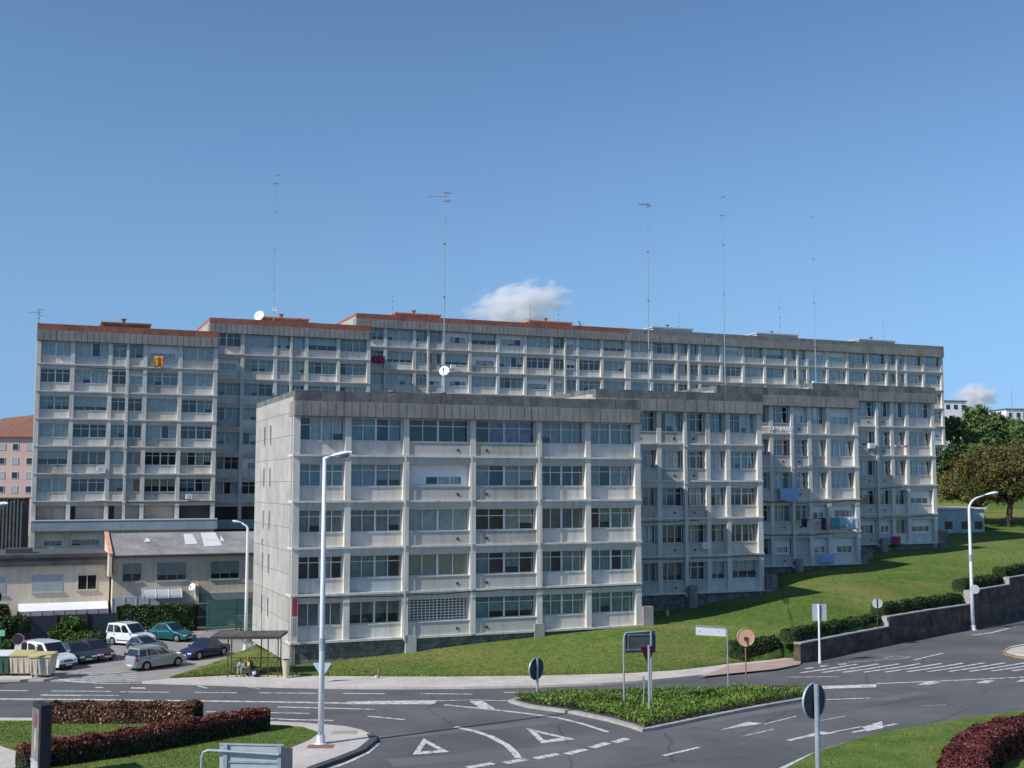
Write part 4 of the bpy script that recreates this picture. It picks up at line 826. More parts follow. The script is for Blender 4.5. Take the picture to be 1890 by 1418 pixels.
b_ = on_roof(OC, 1340, 6, zC + 14.9); mast('thin tall mast with two small crossed aerials, second from the right', b_, mtop(b_, 362), 3)
b_ = on_roof(OD, 1508, 6, zD + 14.9); mast('thinnest tall mast, rightmost of the tall ones', b_, mtop(b_, 398), 4)
b_ = on_roof(OA, 820, 5.2, 18.75); dish('satellite_dish', 'large white satellite dish on the nearest roof', tuple(b_), .36, (-.15, -1, 0))
MB_ = MB().tube([(0, 0, -2.3), (0, 0, 0)], .04, 8); MB_.build('post', 'galvanised', [x for x in bpy.data.objects if x.name == 'satellite_dish'][0])
b_ = on_roof(OE2, 475, 3.5, z2 + 24.6); dish('satellite_dish', 'white satellite dish at the left end of the orange roof box', tuple(b_), .62, (-.3, -1, 0)); MB().tube([(0, 0, -1.4), (0, 0, 0)], .05, 8).build('post', 'galvanised', bpy.data.objects['satellite_dish.001'])
b_ = on_roof(OE2, 503, 3.1, z2 + 25.4); dish('satellite_dish', 'small pale dish fixed low on the tall left mast', tuple(b_), .28, (.5, -1, 0))
b_ = on_roof(OE3, 1070, 4, z3 + 24.4); dish('satellite_dish', 'dish turned nearly edge on, right of the second orange box', tuple(b_), .6, (1, -.3, 0), 'fascia_light'); MB().tube([(0, 0, -1.0), (0, 0, 0)], .05, 8).build('post', 'galvanised', bpy.data.objects['satellite_dish.003'])
b_ = on_roof(OE4, 1443, 4, z3 + 24.6); mast('short dark whip mast on the grey parapet roof with the pale roof boxes', b_, mtop(b_, 553), 3, .04, 'small roof aerials')
b_ = on_roof(OE4, 1636, 4, z3 + 24.4); mast('small bare rod on the roof box nearest the right end of the back row', b_, mtop(b_, 590), 4, .03, 'small roof aerials')
b_ = on_roof(OE3, 979, 4, z3 + 24.2); mast('short aerial above the second orange roof box, in front of the cloud', b_, mtop(b_, 562), 3, .03, 'small roof aerials')
b_ = on_roof(OE3, 1031, 4, z3 + 24.2); mast('short plain rod right of the second orange roof box', b_, mtop(b_, 563), 4, .03, 'small roof aerials')
b_ = on_roof(OE3, 722, 3, z3 + 23.4); mast('short faint aerial left of the first orange roof box', b_, mtop(b_, 545), 3, .03, 'small roof aerials')
b_ = on_roof(OE1, 64, 2, z1 + 23.4); mast('short aerial on the far left corner of the red parapet roof', b_, mtop(b_, 570), 1, .04, 'small roof aerials')
b_ = on_roof(OE4, 1255, 4, z3 + 24.4); mast('short aerial over the left pale roof box', b_, mtop(b_, 580), 3, .03, 'small roof aerials')
# roof clutter on the nearest block
for px_, l_, s_ in ((840, 'rusty heap of ducting on the nearest roof beside the white dish', 1.5), (735, 'low rusty roof vent on the nearest roof left of the white dish', .8)):
    b_ = on_roof(OA, px_, 5, 16.5); o = thing('roof_vent', l_, 'roof vent', tuple(b_), TH); mb = MB(); mb.box(-s_, s_, -.3, .3, 0, .25); mb.tube([(-s_ * .6, 0, .2), (-s_ * .6, 0, .7)], .15, 8).tube([(-s_ * .6, 0, .7), (-s_ * .6, 0, .8)], [.26, .2], 8); mb.build('duct', 'rust', o, bevel=.02)
    MB().tube([(s_ * .5, 0, .2), (s_ * .5, 0, .6)], .12, 8).build('flue', 'rust', o)

# ------------------------------------------------------------ laundry, awnings, signs on the blocks
def cloth(name, label, cat, org, px0, px1, ztop, drop, m, v=-.45, group=None, wav=.05):
    x0, x1 = u_at(org, px0, v), u_at(org, px1, v); mb = MB(); n_ = 10; ph = random.random() * 5; k_ = 4
    base = org + U * x0 + V * v
    for j in range(k_ + 1):
        for i in range(n_ + 1):
            t = i / n_; s_ = j / k_
            mb.v.append(((x1 - x0) * t, wav * math.sin(ph + t * 11) * (.3 + s_), -drop * s_ * (1 + .06 * math.sin(ph + t * 7))))
    for j in range(k_):
        for i in range(n_): a = j * (n_ + 1) + i; mb.f.append((a, a + n_ + 1, a + n_ + 2, a + 1)); mb.m.append(0)
    o = mb.build(name, m, None, smooth=True, loc=(base.x, base.y, ztop), rotz=TH); so_ = o.modifiers.new('thick', 'SOLIDIFY'); so_.thickness = .012
    return tag(o, label, cat, group)
cloth('flag', 'orange and gold cloth hanging under a window on the far left block', 'flag', OE1, 281, 298, zat(657, 123), 1.15, 'cloth_orange', -.3)
cloth('blanket', 'dark red blanket hung from a window of the wide back block', 'blanket', OE3, 687, 709, zat(657, 147), .95, 'cloth_red', -.3)
cloth('blanket', 'dark red cloth hanging low on the last block of the front row', 'blanket', OD, 1640, 1657, zat(990, 113.5), .9, 'cloth_red', -.35)
cloth('awning', 'pink striped awning cloth under a window of the last front row block', 'awning', OD, 1650, 1676, zat(822, 113.5), .2, 'cloth_pink', -.5)
cloth('sheet', 'pale blue sheet stretched over a balcony of the third block', 'sheet', OC, 1437, 1471, zat(901, 98), 1.15, 'cloth_lightblue', -.45, wav=.02)
cloth('sheet', 'white sheet hanging at the foot of the third block', 'sheet', OC, 1509, 1532, zat(1025, 101), .75, 'cloth_lightblue', -.4)
def clothes_line(label, org, px0, px1, z, items, v=-.8):
    o = thing('clothes_line', label, 'clothes line', tuple(org + U * u_at(org, px0, v) + V * v + Vector((0, 0, z))), TH)
    L = u_at(org, px1, v) - u_at(org, px0, v)
    for q, x in enumerate((0, L)): MB().tube([(x, .6, 0), (x, -.15, 0)], .02, 5).build('bracket', 'frame_white', o)
    for y in (-.1, .15, .4): MB().tube([(0, y, 0), (L, y, 0)], .008, 4).build('line', 'frame_white', o)
z_ = zat(785, 97); clothes_line('white folding clothes line with small white washing on the third block', OC, 1416, 1464, z_, None)
for k in range(7): cloth('laundry', 'small white garment on the upper clothes line of the third block', 'laundry', OC, 1419 + 6.4 * k, 1424 + 6.4 * k, z_ - .02, random.uniform(.25, .42), 'cloth_white', -.9, 'white garments on the upper clothes line')
z_ = zat(957, 99); clothes_line('long clothes line of coloured washing low on the third block', OC, 1473, 1578, z_, None)
for px0, px1, d_, m_, l_ in ((1476, 1487, .75, 'cloth_navy', 'black garment hanging alone at the left of the lower clothes line'), (1512, 1521, 1.0, 'cloth_navy', 'long dark garment on the lower clothes line'), (1523, 1529, .9, 'cloth_pink', 'narrow pinkish cloth between dark and teal washing'),
                             (1530, 1546, .95, 'cloth_teal', 'teal towel on the lower clothes line'), (1548, 1559, .85, 'cloth_lightblue', 'narrow blue cloth between the teal towel and the pale sheet'), (1561, 1581, 1.1, 'cloth_blue', 'wide pale blue sheet at the right end of the lower clothes line')):
    cloth('laundry', l_, 'laundry', OC, px0, px1, z_ - .02, d_, m_, -.85)
x_ = u_at(OA, 541); o = thing('sign', 'dark red board above a white panel on the street corner of the nearest block', 'sign', tuple(OA + U * .05 + V * -.2), TH)
MB().box(0, .3, -.07, 0, 3.2, 4.25).build('board', 'cloth_red', o); MB().box(.02, .28, -.06, 0, 2.0, 3.1).build('panel', 'awning_grey', o)
tx = thing('shop_lettering', 'row of small dark letters on the shutter at the foot of the second block', 'lettering', tuple(OB + U * u_at(OB, 1371) + V * .1 + Vector((0, 0, zat(1062, 91)))), TH)
for k in range(6):
    l_ = MB(); x = k * .2; l_.box(x, x + .04, -.01, .0, 0, .2)
    if k % 2 == 0: l_.box(x + .1, x + .14, -.01, 0, 0, .2); l_.box(x + .04, x + .1, -.01, 0, .08, .12)
    else: l_.box(x + .04, x + .13, -.01, 0, .16, .2); l_.box(x + .1, x + .13, -.01, 0, .0, .16)
    l_.build('letter', 'black', tx)

# ------------------------------------------------------------ low houses on the left
def slopes(mb, x0, x1, y0, y1, z0, z1, m): mb.poly([(x0, y0, z0), (x1, y0, z0), (x1, y1, z1), (x0, y1, z1)], m)
def house_window(par, x0, x1, z0, z1, fm, pn, y=0, n_=2, shut=None, shut_frac=1.0):
    f = MB(); t_ = .07; y0, y1 = y - .03, y + .06
    f.box(x0, x1, y0, y1, z0, z0 + t_); f.box(x0, x1, y0, y1, z1 - t_, z1); f.box(x0, x0 + t_, y0 + .002, y1, z0 + t_, z1 - t_); f.box(x1 - t_, x1, y0 + .002, y1, z0 + t_, z1 - t_)
    for k in range(1, n_): xx = x0 + (x1 - x0) * k / n_; f.box(xx - .03, xx + .03, y0 + .004, y1, z0 + t_, z1 - t_)
    w_ = f.build('window', fm, par); MB().box(x0 + t_, x1 - t_, y - .004, y + .03, z0 + t_, z1 - t_).build('pane', pn, w_)
    MB().box(x0 - .08, x1 + .08, y - .1, y + .05, z0 - .08, z0 - .003).build('sill', 'concrete', w_)
    if shut:
        s_ = MB(); zb_ = z1 - (z1 - z0) * shut_frac; z = z1 - .08; 
        while z > zb_ + .12: s_.box(x0 + t_ + .003, x1 - t_ - .003, y - .024, y - .006, z - .075, z - .006); z -= .08
        s_.build('shutter', shut, w_)
OF = P(207, 895, 92.5); OF.z = 0      # right end of house F = party wall
HF = thing('house', 'beige flat-fronted house with dark roof edge and a white awning, at the left edge', 'house', (OF.x, OF.y, 0), TH)
def uF(px): return u_at(OF, px)
MB().box(-16, 0, 0, 8, -.2, 4.85).build('wall', 'house_beige', HF)
rf = MB(); rf.box(-16.3, .0, -.35, 8.3, 4.85, 5.72); rf.box(-16.3, -.0, -.42, -.351, 5.45, 5.75); rf.build('roof', 'slate', HF, bevel=.03)
MB().box(uF(18), uF(68), 1.5, 3, 5.721, 6.1).build('chimney', 'slate', HF)
house_window(HF, uF(-25), uF(20), 2.75, 4.05, 'shutter', 'shutter', 0, 1, 'shutter'); house_window(HF, uF(68), uF(124), 2.85, 4.1, 'shutter', 'shutter', 0, 1, 'shutter'); house_window(HF, uF(151), uF(187), 2.9, 4.1, 'house_beige', 'car_glass', 0, 2)
aw = MB(); xa, xb = uF(45), uF(207) + .0
aw.prism([(xa, -1.3), (xb, -1.3), (xb, -.002), (xa, -.002)], [1.5, 1.5, 1.95, 1.95], [1.56, 1.56, 2.02, 2.02]); a_ = aw.build('awning', 'awning', HF)
MB().box(xa, xb, -1.33, -1.3, .72, 1.56).build('valance', 'awning_grey', a_)
sg = MB()
for k in range(9): x = xa + (xb - xa) * k / 8; sg.box(x - .015, x + .015, -1.36, -1.331, .9, 1.58)
sg.build('seam', 'shutter', a_)
MB().box(xa + .3, xb - .3, -.05, -.003, 0, 1.45).build('shopfront', 'dark_blue_fence', HF)
# gable end and house G
OG = P(213, 895, 91.2); OG.z = 0
HG = thing('house', 'tan house with a patched grey sloping roof and an orange gable edge', 'house', (OG.x, OG.y, 0), TH)
def uG(px): return u_at(OG, px)
wl = MB(); wl.prism([(0, 0), (12.4, 0), (12.4, 7), (0, 7)], -.2, [5.5, 5.5, 6.9, 6.9]); wl.build('wall', 'house_tan', HG)
rf = MB(); rf.prism([(-.1, -.4), (12.6, -.4), (12.6, 5.2), (-.1, 5.2)], [5.5, 5.5, 6.95, 6.95], [5.62, 5.62, 7.08, 7.08]); r_ = rf.build('roof', 'roof_fibre', HG)
MB().prism([(-.34, -.45), (-.11, -.45), (-.11, 5.2), (-.34, 5.2)], 4.0, [5.68, 5.68, 7.12, 7.12]).build('gable', 'house_beige', HG); MB().prism([(-.4, -.52), (-.08, -.52), (-.08, 5.25), (-.4, 5.25)], [5.683, 5.683, 7.123, 7.123], [5.77, 5.77, 7.22, 7.22]).build('ridge_tile', 'orange_tile', HG)
sl = (7.08 - 5.62) / 5.6
for (a, b, y0, y1) in ((uG(352), uG(376), 1.8, 4.6), (uG(386), uG(420), 1.2, 4.9), (uG(277), uG(290), 2.6, 3.6), (uG(420), uG(428), 2.4, 4.0)):
    q = [(a, y0), (b, y0 + .2), (b - .1, y1), (a + .2, y1)]; zz_ = [5.63 + (y + .4) * sl for x, y in q]
    MB().prism(q, zz_, [z + .03 for z in zz_]).build('roof_patch', 'roof_patch', r_)
g_ = MB(); g_.tube([(0, -.46, 5.5), (12.6, -.46, 5.5)], .07, 8).build('gutter', 'dark_metal', HG)
for a, b, n_ in ((233, 268, 2), (296, 350, 3), (394, 446, 3)): house_window(HG, uG(a), uG(b), 3.55, 4.95, 'shutter_green', 'car_glass', 0, n_, 'shutter_green', random.choice((.62, .75)))
MB().box(uG(216), uG(366), -.06, -.003, .2, 2.4).build('garage_door', 'shutter', HG)
gl_ = MB()
for k in range(8): x = uG(216) + (uG(366) - uG(216)) * k / 7; gl_.box(x - .03, x + .03, -.09, -.061, .2, 2.4)
gl_.build('door_frame', 'frame_alu', HG)
cp = MB(); xa, xb = uG(270), uG(340)
for k in range(7):
    a0, a1 = math.pi / 2 * k / 7, math.pi / 2 * (k + 1) / 7
    cp.poly([(xa, -.05 - 1.0 * math.sin(a0), 2.3 + .6 * math.cos(a0)), (xb, -.05 - 1.0 * math.sin(a0), 2.3 + .6 * math.cos(a0)), (xb, -.05 - 1.0 * math.sin(a1), 2.3 + .6 * math.cos(a1)), (xa, -.05 - 1.0 * math.sin(a1), 2.3 + .6 * math.cos(a1))])
c_ = cp.build('canopy', 'shutter', HG)
for k in range(4):
    x = xa + (xb - xa) * k / 3; MB().tube([(x, -.06 - 1.02 * math.sin(math.pi / 2 * j / 6), 2.3 + .63 * math.cos(math.pi / 2 * j / 6)) for j in range(7)], .025, 5).build('rib', 'frame_white', c_)
MB().box(uG(366) + .002, uG(372), -.5, -.003, 0, 3.2).build('pilaster', 'house_tan', HG)
MB().box(uG(376), uG(470), -.3, -.003, 1.9, 2.5).build('fascia', 'shutter_green', HG)
dish('satellite_dish', 'white satellite dish on the corner of the tan house', tuple(OG + U * uG(360) + V * -.55 + Vector((0, 0, zat(1081, 94.5)))), .3, (-.4, -1, 0))
# things in front of the houses
fn = thing('fence', 'dark blue-black screen fence below the white awning', 'fence', tuple(G(30, 1190)), TH)
L_ = 12.5; MB().box(-1.5, 6.5, 0, .06, .0, 1.9).build('panel', 'dark_blue_fence', fn)
for k in range(5): MB().box(-1.5 + 2 * k - .04, -1.42 + 2 * k, -.08, -.002, 0, 2.0).build('post', 'dark_metal', fn)
gp = G(382, 1166); gs = thing('green_screen', 'teal slatted screen beside the metal gate', 'fence', (gp.x, gp.y, 0), TH)
mb = MB()
for k in range(14): mb.box(0, 4.6, -.02, .02, .15 + k * .16, .27 + k * .16)
mb.build('slats', 'green_screen', gs)
for x in (0, 2.2, 4.6): MB().box(x - .05, x + .05, .021, .1, 0, 2.5).build('post', 'green_screen', gs)
gp = G(361, 1163); gt = thing('gate', 'grey metal garden gate between the hedge and the teal screen', 'gate', (gp.x, gp.y, 0), TH)
mb = MB()
for a in ((0, .06, 0, 2), (1.0, 1.06, 0, 2.1), (.06, 1.0, 1.94, 2.0), (.06, 1.0, .2, .26), (.06, 1.0, .95, 1.0)): mb.box(a[0], a[1], 0, .05, a[2], a[3])
mb.build('frame', 'galvanised', gt); MB().box(.06, 1.0, .015, .03, .26, 1.94).build('panel', 'sign_back', gt)
pts = [G(222, 1168), G(300, 1166), G(355, 1163)]
hedge('hedge', 'tall clipped dark hedge behind the parked cars', None, 1.4, 1.9, 'leaf_hedge', 'core_green', 9000, .1, world=pts, zfun=lambda p: 0)

# ------------------------------------------------------------ dark shed, pink block, low house right, hill houses
sh = P(-40, 895, 112); o = thing('shed', 'dark ribbed industrial shed wall below the pink block', 'shed', (sh.x, sh.y, 0), 0)
mb = MB(); mb.box(0, 4.4, .06, 1.2, 0, zat(921, 112)); 
for k in range(13): x = .02 + k * .34; mb.box(x, x + .16, -.04, .059, 0, zat(921, 112) - .02 - .25 * (k % 3 == 0))
mb.build('wall', 'slate', o); MB().box(-.2, 4.5, -.1, 1.4, zat(921, 112), zat(921, 112) + .12).build('roof', 'dark_metal', o)
pk = P(-70, 895, 170); pk.z = 0; o = thing('pink_block', 'salmon pink apartment block with a brown tiled roof at the far left', 'apartment block', (pk.x, pk.y, 0), TH * .5)
ze = zat(806, 171); zr = zat(774, 176)
MB().box(0, 16, 0, 12, 0, ze).build('wall', 'pink_wall', o)
r_ = MB(); r_.poly([(-.4, -.4, ze), (16.4, -.4, ze), (12, 6, zr + 1.2), (4, 6, zr + .2)]); r_.poly([(16.4, -.4, ze), (16.4, 12.4, ze), (12, 6, zr + 1.2)]); r_.poly([(16.4, 12.4, ze), (-.4, 12.4, ze), (4, 6, zr + .2), (12, 6, zr + 1.2)]); r_.poly([(-.4, 12.4, ze), (-.4, -.4, ze), (4, 6, zr + .2)]); r_.box(-.4, 16.4, -.4, 12.4, ze - .12, ze - .003); r_.build('roof', 'brown_tile', o)
for k in range(4):
    for px_ in (-25, -3, 20, 45):
        x = u_at(pk, px_) if False else (px_ + 70) * .0785; z = zat(819 + 26 * k, 172) - .5
        f = MB(); f.box(x - .45, x + .45, -.06, -.002, z - .5, z - .43); f.box(x - .45, x + .45, -.06, -.002, z + .43, z + .5); f.box(x - .45, x - .38, -.06, -.002, z - .43, z + .43); f.box(x + .38, x + .45, -.06, -.002, z - .43, z + .43)
        w_ = f.build('window', 'frame_alu', o); MB().box(x - .38, x + .38, -.04, -.003, z - .43, z + .43).build('pane', 'shutter' if (k + px_) % 2 else 'car_glass', w_)
lp = P(1715, 895, 131); lp.z = 0; o = thing('low_building', 'low white building with a stained teal wall beside the end of the estate', 'building', (lp.x, lp.y, 0), TH * .35)
mat('stained', (.33, .42, .41), (.52, .57, .54), .5, .9, .1, streak=((.2, .32, .32), .8)); zt = zat(940, 131)
MB().box(0, 6.4, 0, 6, 3, zt).build('wall', 'stained', o); MB().box(-.1, 6.6, -.25, 6.1, zt, zt + .16).build('roof', 'frame_white', o)
for px_ in (1741, 1771, 1795): x = (px_ - 1715) * .0655; MB().box(x, x + .9, -.03, -.002, zat(977, 131), zat(963, 131)).build('window', 'car_glass', o)
mat('hill_white', (.72, .73, .74), (.8, .8, .8), .3, .8)
for (px_, y0, y1, wd, l_) in ((1746, 766, 741, 7, 'small white hillside house left of the green trees'), (1862, 782, 756, 12, 'white hillside house beyond the trees at the right edge')):
    q = P(px_, 895, 330); o = thing('hillside_house', l_, 'house', (q.x, q.y, 0), .2, 'white houses on the hill'); z0, z1_ = zat(y0 + 60, 330), zat(y1, 330)
    MB().box(0, wd, 0, 8, z0, z1_).build('wall', 'hill_white', o); MB().box(-.3, wd + .3, -.3, 8.3, z1_, z1_ + .3).build('roof', 'roof_grey', o)
    for k in range(3): MB().box(.8 + k * 2.4, 2 + k * 2.4, -.05, -.003, z1_ - 2.2, z1_ - .9).build('window', 'car_glass', o)
q = P(1873, 895, 328); mast('thin aerial on the hillside at the far right', Vector((q.x, q.y, zat(770, 328))), zat(712, 328) - zat(770, 328), 4, .09, 'small roof aerials')

# ------------------------------------------------------------ trees
def tree(name, label, base, ht, rad, leaf, n, size=.2, trunk=.22, lean=(0, 0), clear=.3, shape='round', cat='tree', group=None, seed=1, lobes=16):
    rg = np.random.default_rng(seed); o = thing(name, label, cat, tuple(base), 0, group); tb = MB(); tp = Vector((lean[0], lean[1], ht * clear))
    tb.tube([(0, 0, -.4), (lean[0] * .3, lean[1] * .3, ht * clear * .5), tp], [trunk * 1.3, trunk, trunk * .85], 9)
    L = []
    for k in range(lobes):
        a = rg.uniform(0, 2 * math.pi); 
        if shape == 'cone': f = (k + .5) / lobes; z = ht * (.12 + .84 * f); rr = rad * (1 - f) ** .8 * .75 * rg.uniform(.3, 1); lr = rad * (.5 * (1 - f) + .12)
        elif shape == 'spread': rr = rad * rg.uniform(.15, .8); z = ht * rg.uniform(.52, .86) - .12 * ht * (rr / rad) ** 2; lr = rad * rg.uniform(.24, .38)
        else: rr = rad * rg.uniform(.05, .68); z = ht * rg.uniform(clear + .08, .88); lr = rad * rg.uniform(.3, .48) * (1.1 - .5 * z / ht)
        c = Vector((lean[0] + rr * math.cos(a), lean[1] + rr * math.sin(a), z)); L.append((c, lr))
        mid = tp.lerp(c, .5) + Vector((rg.normal(0, .2), rg.normal(0, .2), .1 * ht * (.5 - clear)))
        if shape != 'cone': tb.tube([tp - Vector((0, 0, .1)), mid, c], [trunk * .5, trunk * .28, trunk * .08], 6)
    if shape == 'cone': tb.tube([tp, (lean[0], lean[1], ht * .95)], [trunk * .85, .03], 7)
    tb.build('trunk', 'bark', o)
    pts = []; nl = n // lobes
    for c, lr in L:
        d = rg.normal(size=(nl, 3)); d /= np.linalg.norm(d, axis=1)[:, None]; r = lr * rg.uniform(.35, 1.0, nl) ** .55
        p = d * r[:, None]; p[:, 2] *= .72 if shape != 'cone' else .8
        # twigs: pull leaves into small clumps
        cl = rg.normal(size=(max(6, nl // 45), 3)); cl /= np.linalg.norm(cl, axis=1)[:, None]; cl = cl * lr * rg.uniform(.55, 1.12, (len(cl), 1)); cl[:, 2] *= .75
        idx = rg.integers(0, len(cl), nl); m_ = rg.random(nl) < .6; p[m_] = cl[idx[m_]] + rg.normal(0, lr * .13, (m_.sum(), 3))
        pts.append(p + np.array(c))
    global RNG
    leaves('crown', np.vstack(pts), size, leaf, o, .6)
    return o
def gpos(px, Y): q = P(px, 895, Y); q.z = float(max(gz(q.x, q.y), 0)); return q
b0 = onlawn(1862, 972); tree('autumn_tree', 'large spreading autumn tree with rust brown leaves at the right edge', b0, zat(818, b0.y) - b0.z, 7.4, 'leaf_autumn', 32000, .15, .34, (.3, 0), .28, 'spread', seed=3, lobes=40)
b0 = onlawn(1819, 968); tree('autumn_tree', 'lower olive and orange tree leaning beside the estate end wall', b0, zat(862, b0.y) - b0.z, 4.6, 'leaf_olive', 17000, .14, .22, (-.9, 0), .28, 'spread', seed=5, lobes=26)
for i, (px_, Y, py, rad, lf, l_) in enumerate(((1775, 190, 765, 6.5, 'leaf_conifer', 'dense green tree directly beyond the end of the back row'), (1812, 205, 738, 7.0, 'leaf_conifer', 'tall rounded green tree behind the autumn trees'), (1846, 215, 738, 5.5, 'leaf_conifer', 'tallest loose-topped green tree on the slope'),
        (1885, 200, 775, 7.5, 'leaf_bright', 'lighter green tree behind the autumn tree at the right edge'), (1765, 165, 820, 4.6, 'leaf_dark', 'dark tree low against the end of the back row'), (1790, 172, 850, 5.0, 'leaf_dark', 'dark tree behind the olive orange tree'), (1835, 180, 800, 6.0, 'leaf_conifer', 'green tree in the gap above the autumn tree'),
        (1925, 190, 790, 8, 'leaf_conifer', 'green tree cut by the right edge'), (1868, 175, 850, 5.5, 'leaf_dark', 'shaded tree behind the rust brown crown'))):
    b0 = gpos(px_, Y); tree('green_tree', l_, b0, zat(py, Y) - b0.z, rad, lf, 9000, .3, .35, (0, 0), .1, 'round', seed=20 + i, group='green trees on the slope', lobes=24)
b0 = gpos(1848, 208); 
tree('shrub', 'rounded bright green shrub behind the silver van', G(128, 1186), 1.75, 1.7, 'leaf_bright', 15000, .085, .06, clear=.1, cat='shrub', seed=41, lobes=14)
tree('shrub', 'low spreading green shrub behind the dark parked cars', G(158, 1192), .85, 1.9, 'leaf_bright', 8000, .08, .05, clear=.05, cat='shrub', seed=42, lobes=12)
tree('shrub', 'large dark reddish shrub at the left edge behind the bins', G(5, 1205), 3.3, 2.0, 'leaf_dark', 7000, .1, .1, clear=.1, cat='shrub', seed=43, lobes=14)
tree('shrub', 'dark shrub between the left edge and the awning house', G(-25, 1190), 3.6, 2.2, 'leaf_dark', 5000, .1, .1, clear=.1, cat='shrub', seed=44, lobes=12)
tree('shrub', 'low olive shrub at the left edge behind the round sign', G(12, 1214), 1.0, 1.3, 'leaf_bright', 2500, .08, .05, clear=.05, cat='shrub', seed=45, lobes=9)

# ------------------------------------------------------------ street lamps
def lamp(label, base, H_, kind, arm, rad=.13, ang=0.0, lower=0, hs=1.0):
    o = thing('street_lamp', label, 'street lamp', tuple(base), ang, 'white street lamps')
    if kind == 'bent':
        p = MB(); p.tube([(0, 0, 0), (0, 0, H_ * .5), (0, 0, H_ - .06)], [rad, rad * .8, rad * .6], 12); p.build('pole', 'lamp_pole', o, smooth=True)
        MB().tube([(-.02, 0, H_ - .1), (arm * .5, 0, H_ - .07), (arm, 0, H_ - .03)], [rad * .55, rad * .5, rad * .45], 8).build('arm', 'lamp_pole', o, smooth=True)
        hx, hz, tl = arm, H_ - .02, .12
    else:
        rr = abs(arm) * .85; s_ = 1 if arm > 0 else -1; n_ = 10
        path = [(0, 0, 0), (0, 0, (H_ - rr) * .5), (0, 0, H_ - rr - .15)] + [(s_ * rr * (1 - math.cos(math.pi / 2 * k / n_ * .86)), 0, H_ - rr - .15 + rr * math.sin(math.pi / 2 * k / n_ * .86)) for k in range(1, n_ + 1)]
        path.append((arm, 0, H_ - .05)); MB().tube(path, [rad, rad * .85, rad * .7] + [rad * (.68 - .03 * k) for k in range(1, n_ + 1)] + [rad * .35], 12).build('pole', 'lamp_pole', o, smooth=True)
        hx, hz, tl = arm, H_ - .03, .12
    s_ = 1 if arm > 0 else -1
    hd = MB(); n_ = 14; secs = [(0, .05, .05, 0), (.12, .1, .07, .02), (.4, .17, .12, .05), (.75, .21, .16, .07), (1.05, .19, .13, .08), (1.22, .08, .06, .08)]
    sc_ = hs
    for (x, ry, rz_, z) in secs:
        for k in range(n_):
            a = 2 * math.pi * k / n_; zz = math.sin(a) * rz_; zz = zz if zz > 0 else zz * .45
            hd.v.append((hx + s_ * x * sc_, math.cos(a) * ry * sc_, hz + (z + zz + x * tl) * sc_))
    for j in range(len(secs) - 1):
        for k in range(n_): b = (k + 1) % n_; hd.f.append((j * n_ + k, j * n_ + b, (j + 1) * n_ + b, (j + 1) * n_ + k)); hd.m.append(0)
    hd.f.append(tuple(range(n_))); hd.f.append(tuple((len(secs) - 1) * n_ + k for k in range(n_ - 1, -1, -1))); hd.m += [0, 0]
    h_ = hd.build('lamp_head', 'lamp_pole', o, smooth=True)
    ln = MB(); ln.ell((hx + s_ * .82 * sc_, 0, hz + .1 * sc_), (.27 * sc_, .15 * sc_, .16 * sc_), 12, 8); ln.build('lens', 'lens', h_, smooth=True)
    MB().tube([(0, 0, 0), (0, 0, .03)], rad * 2.1, 8).tube([(0, 0, .03), (0, 0, .35)], rad * 1.35, 12).build('base', 'lamp_pole', o)
    MB().box(-.06, .06, -rad - .02, -rad + .03, .55, 1.0).build('hatch', 'galvanised', o)
    if lower: MB().tube([(0, 0, lower), (0, 0, lower + .5)], rad * 1.02, 12).build('band', 'galvanised', o); 
    return o
b0 = G(592, 1373, .12); lamp('tallest white street lamp in front of the nearest block, short arm to the right', b0, zat(838, b0.y) - b0.z - .1, 'bent', .22, .135, lower=3.9, hs=.78)
MB_ = MB(); 
b0 = G(453, 1200, .12); lamp('white street lamp with its arm curving left, behind the bus shelter', b0, zat(963, b0.y) - b0.z - .05, 'curve', -.38, .12, hs=.55)
b0 = G(1796, 1163, .0); lamp('white street lamp with a swan-neck arm beside the stone wall', b0, zat(911, b0.y) - b0.z - .1, 'curve', 1.2, .15, lower=5.2, hs=.85)
b0 = G(-42, 1262, .12); lamp('white street lamp mostly outside the left edge, only its head showing', b0, zat(935, b0.y) - b0.z - .05, 'bent', .1, .12)
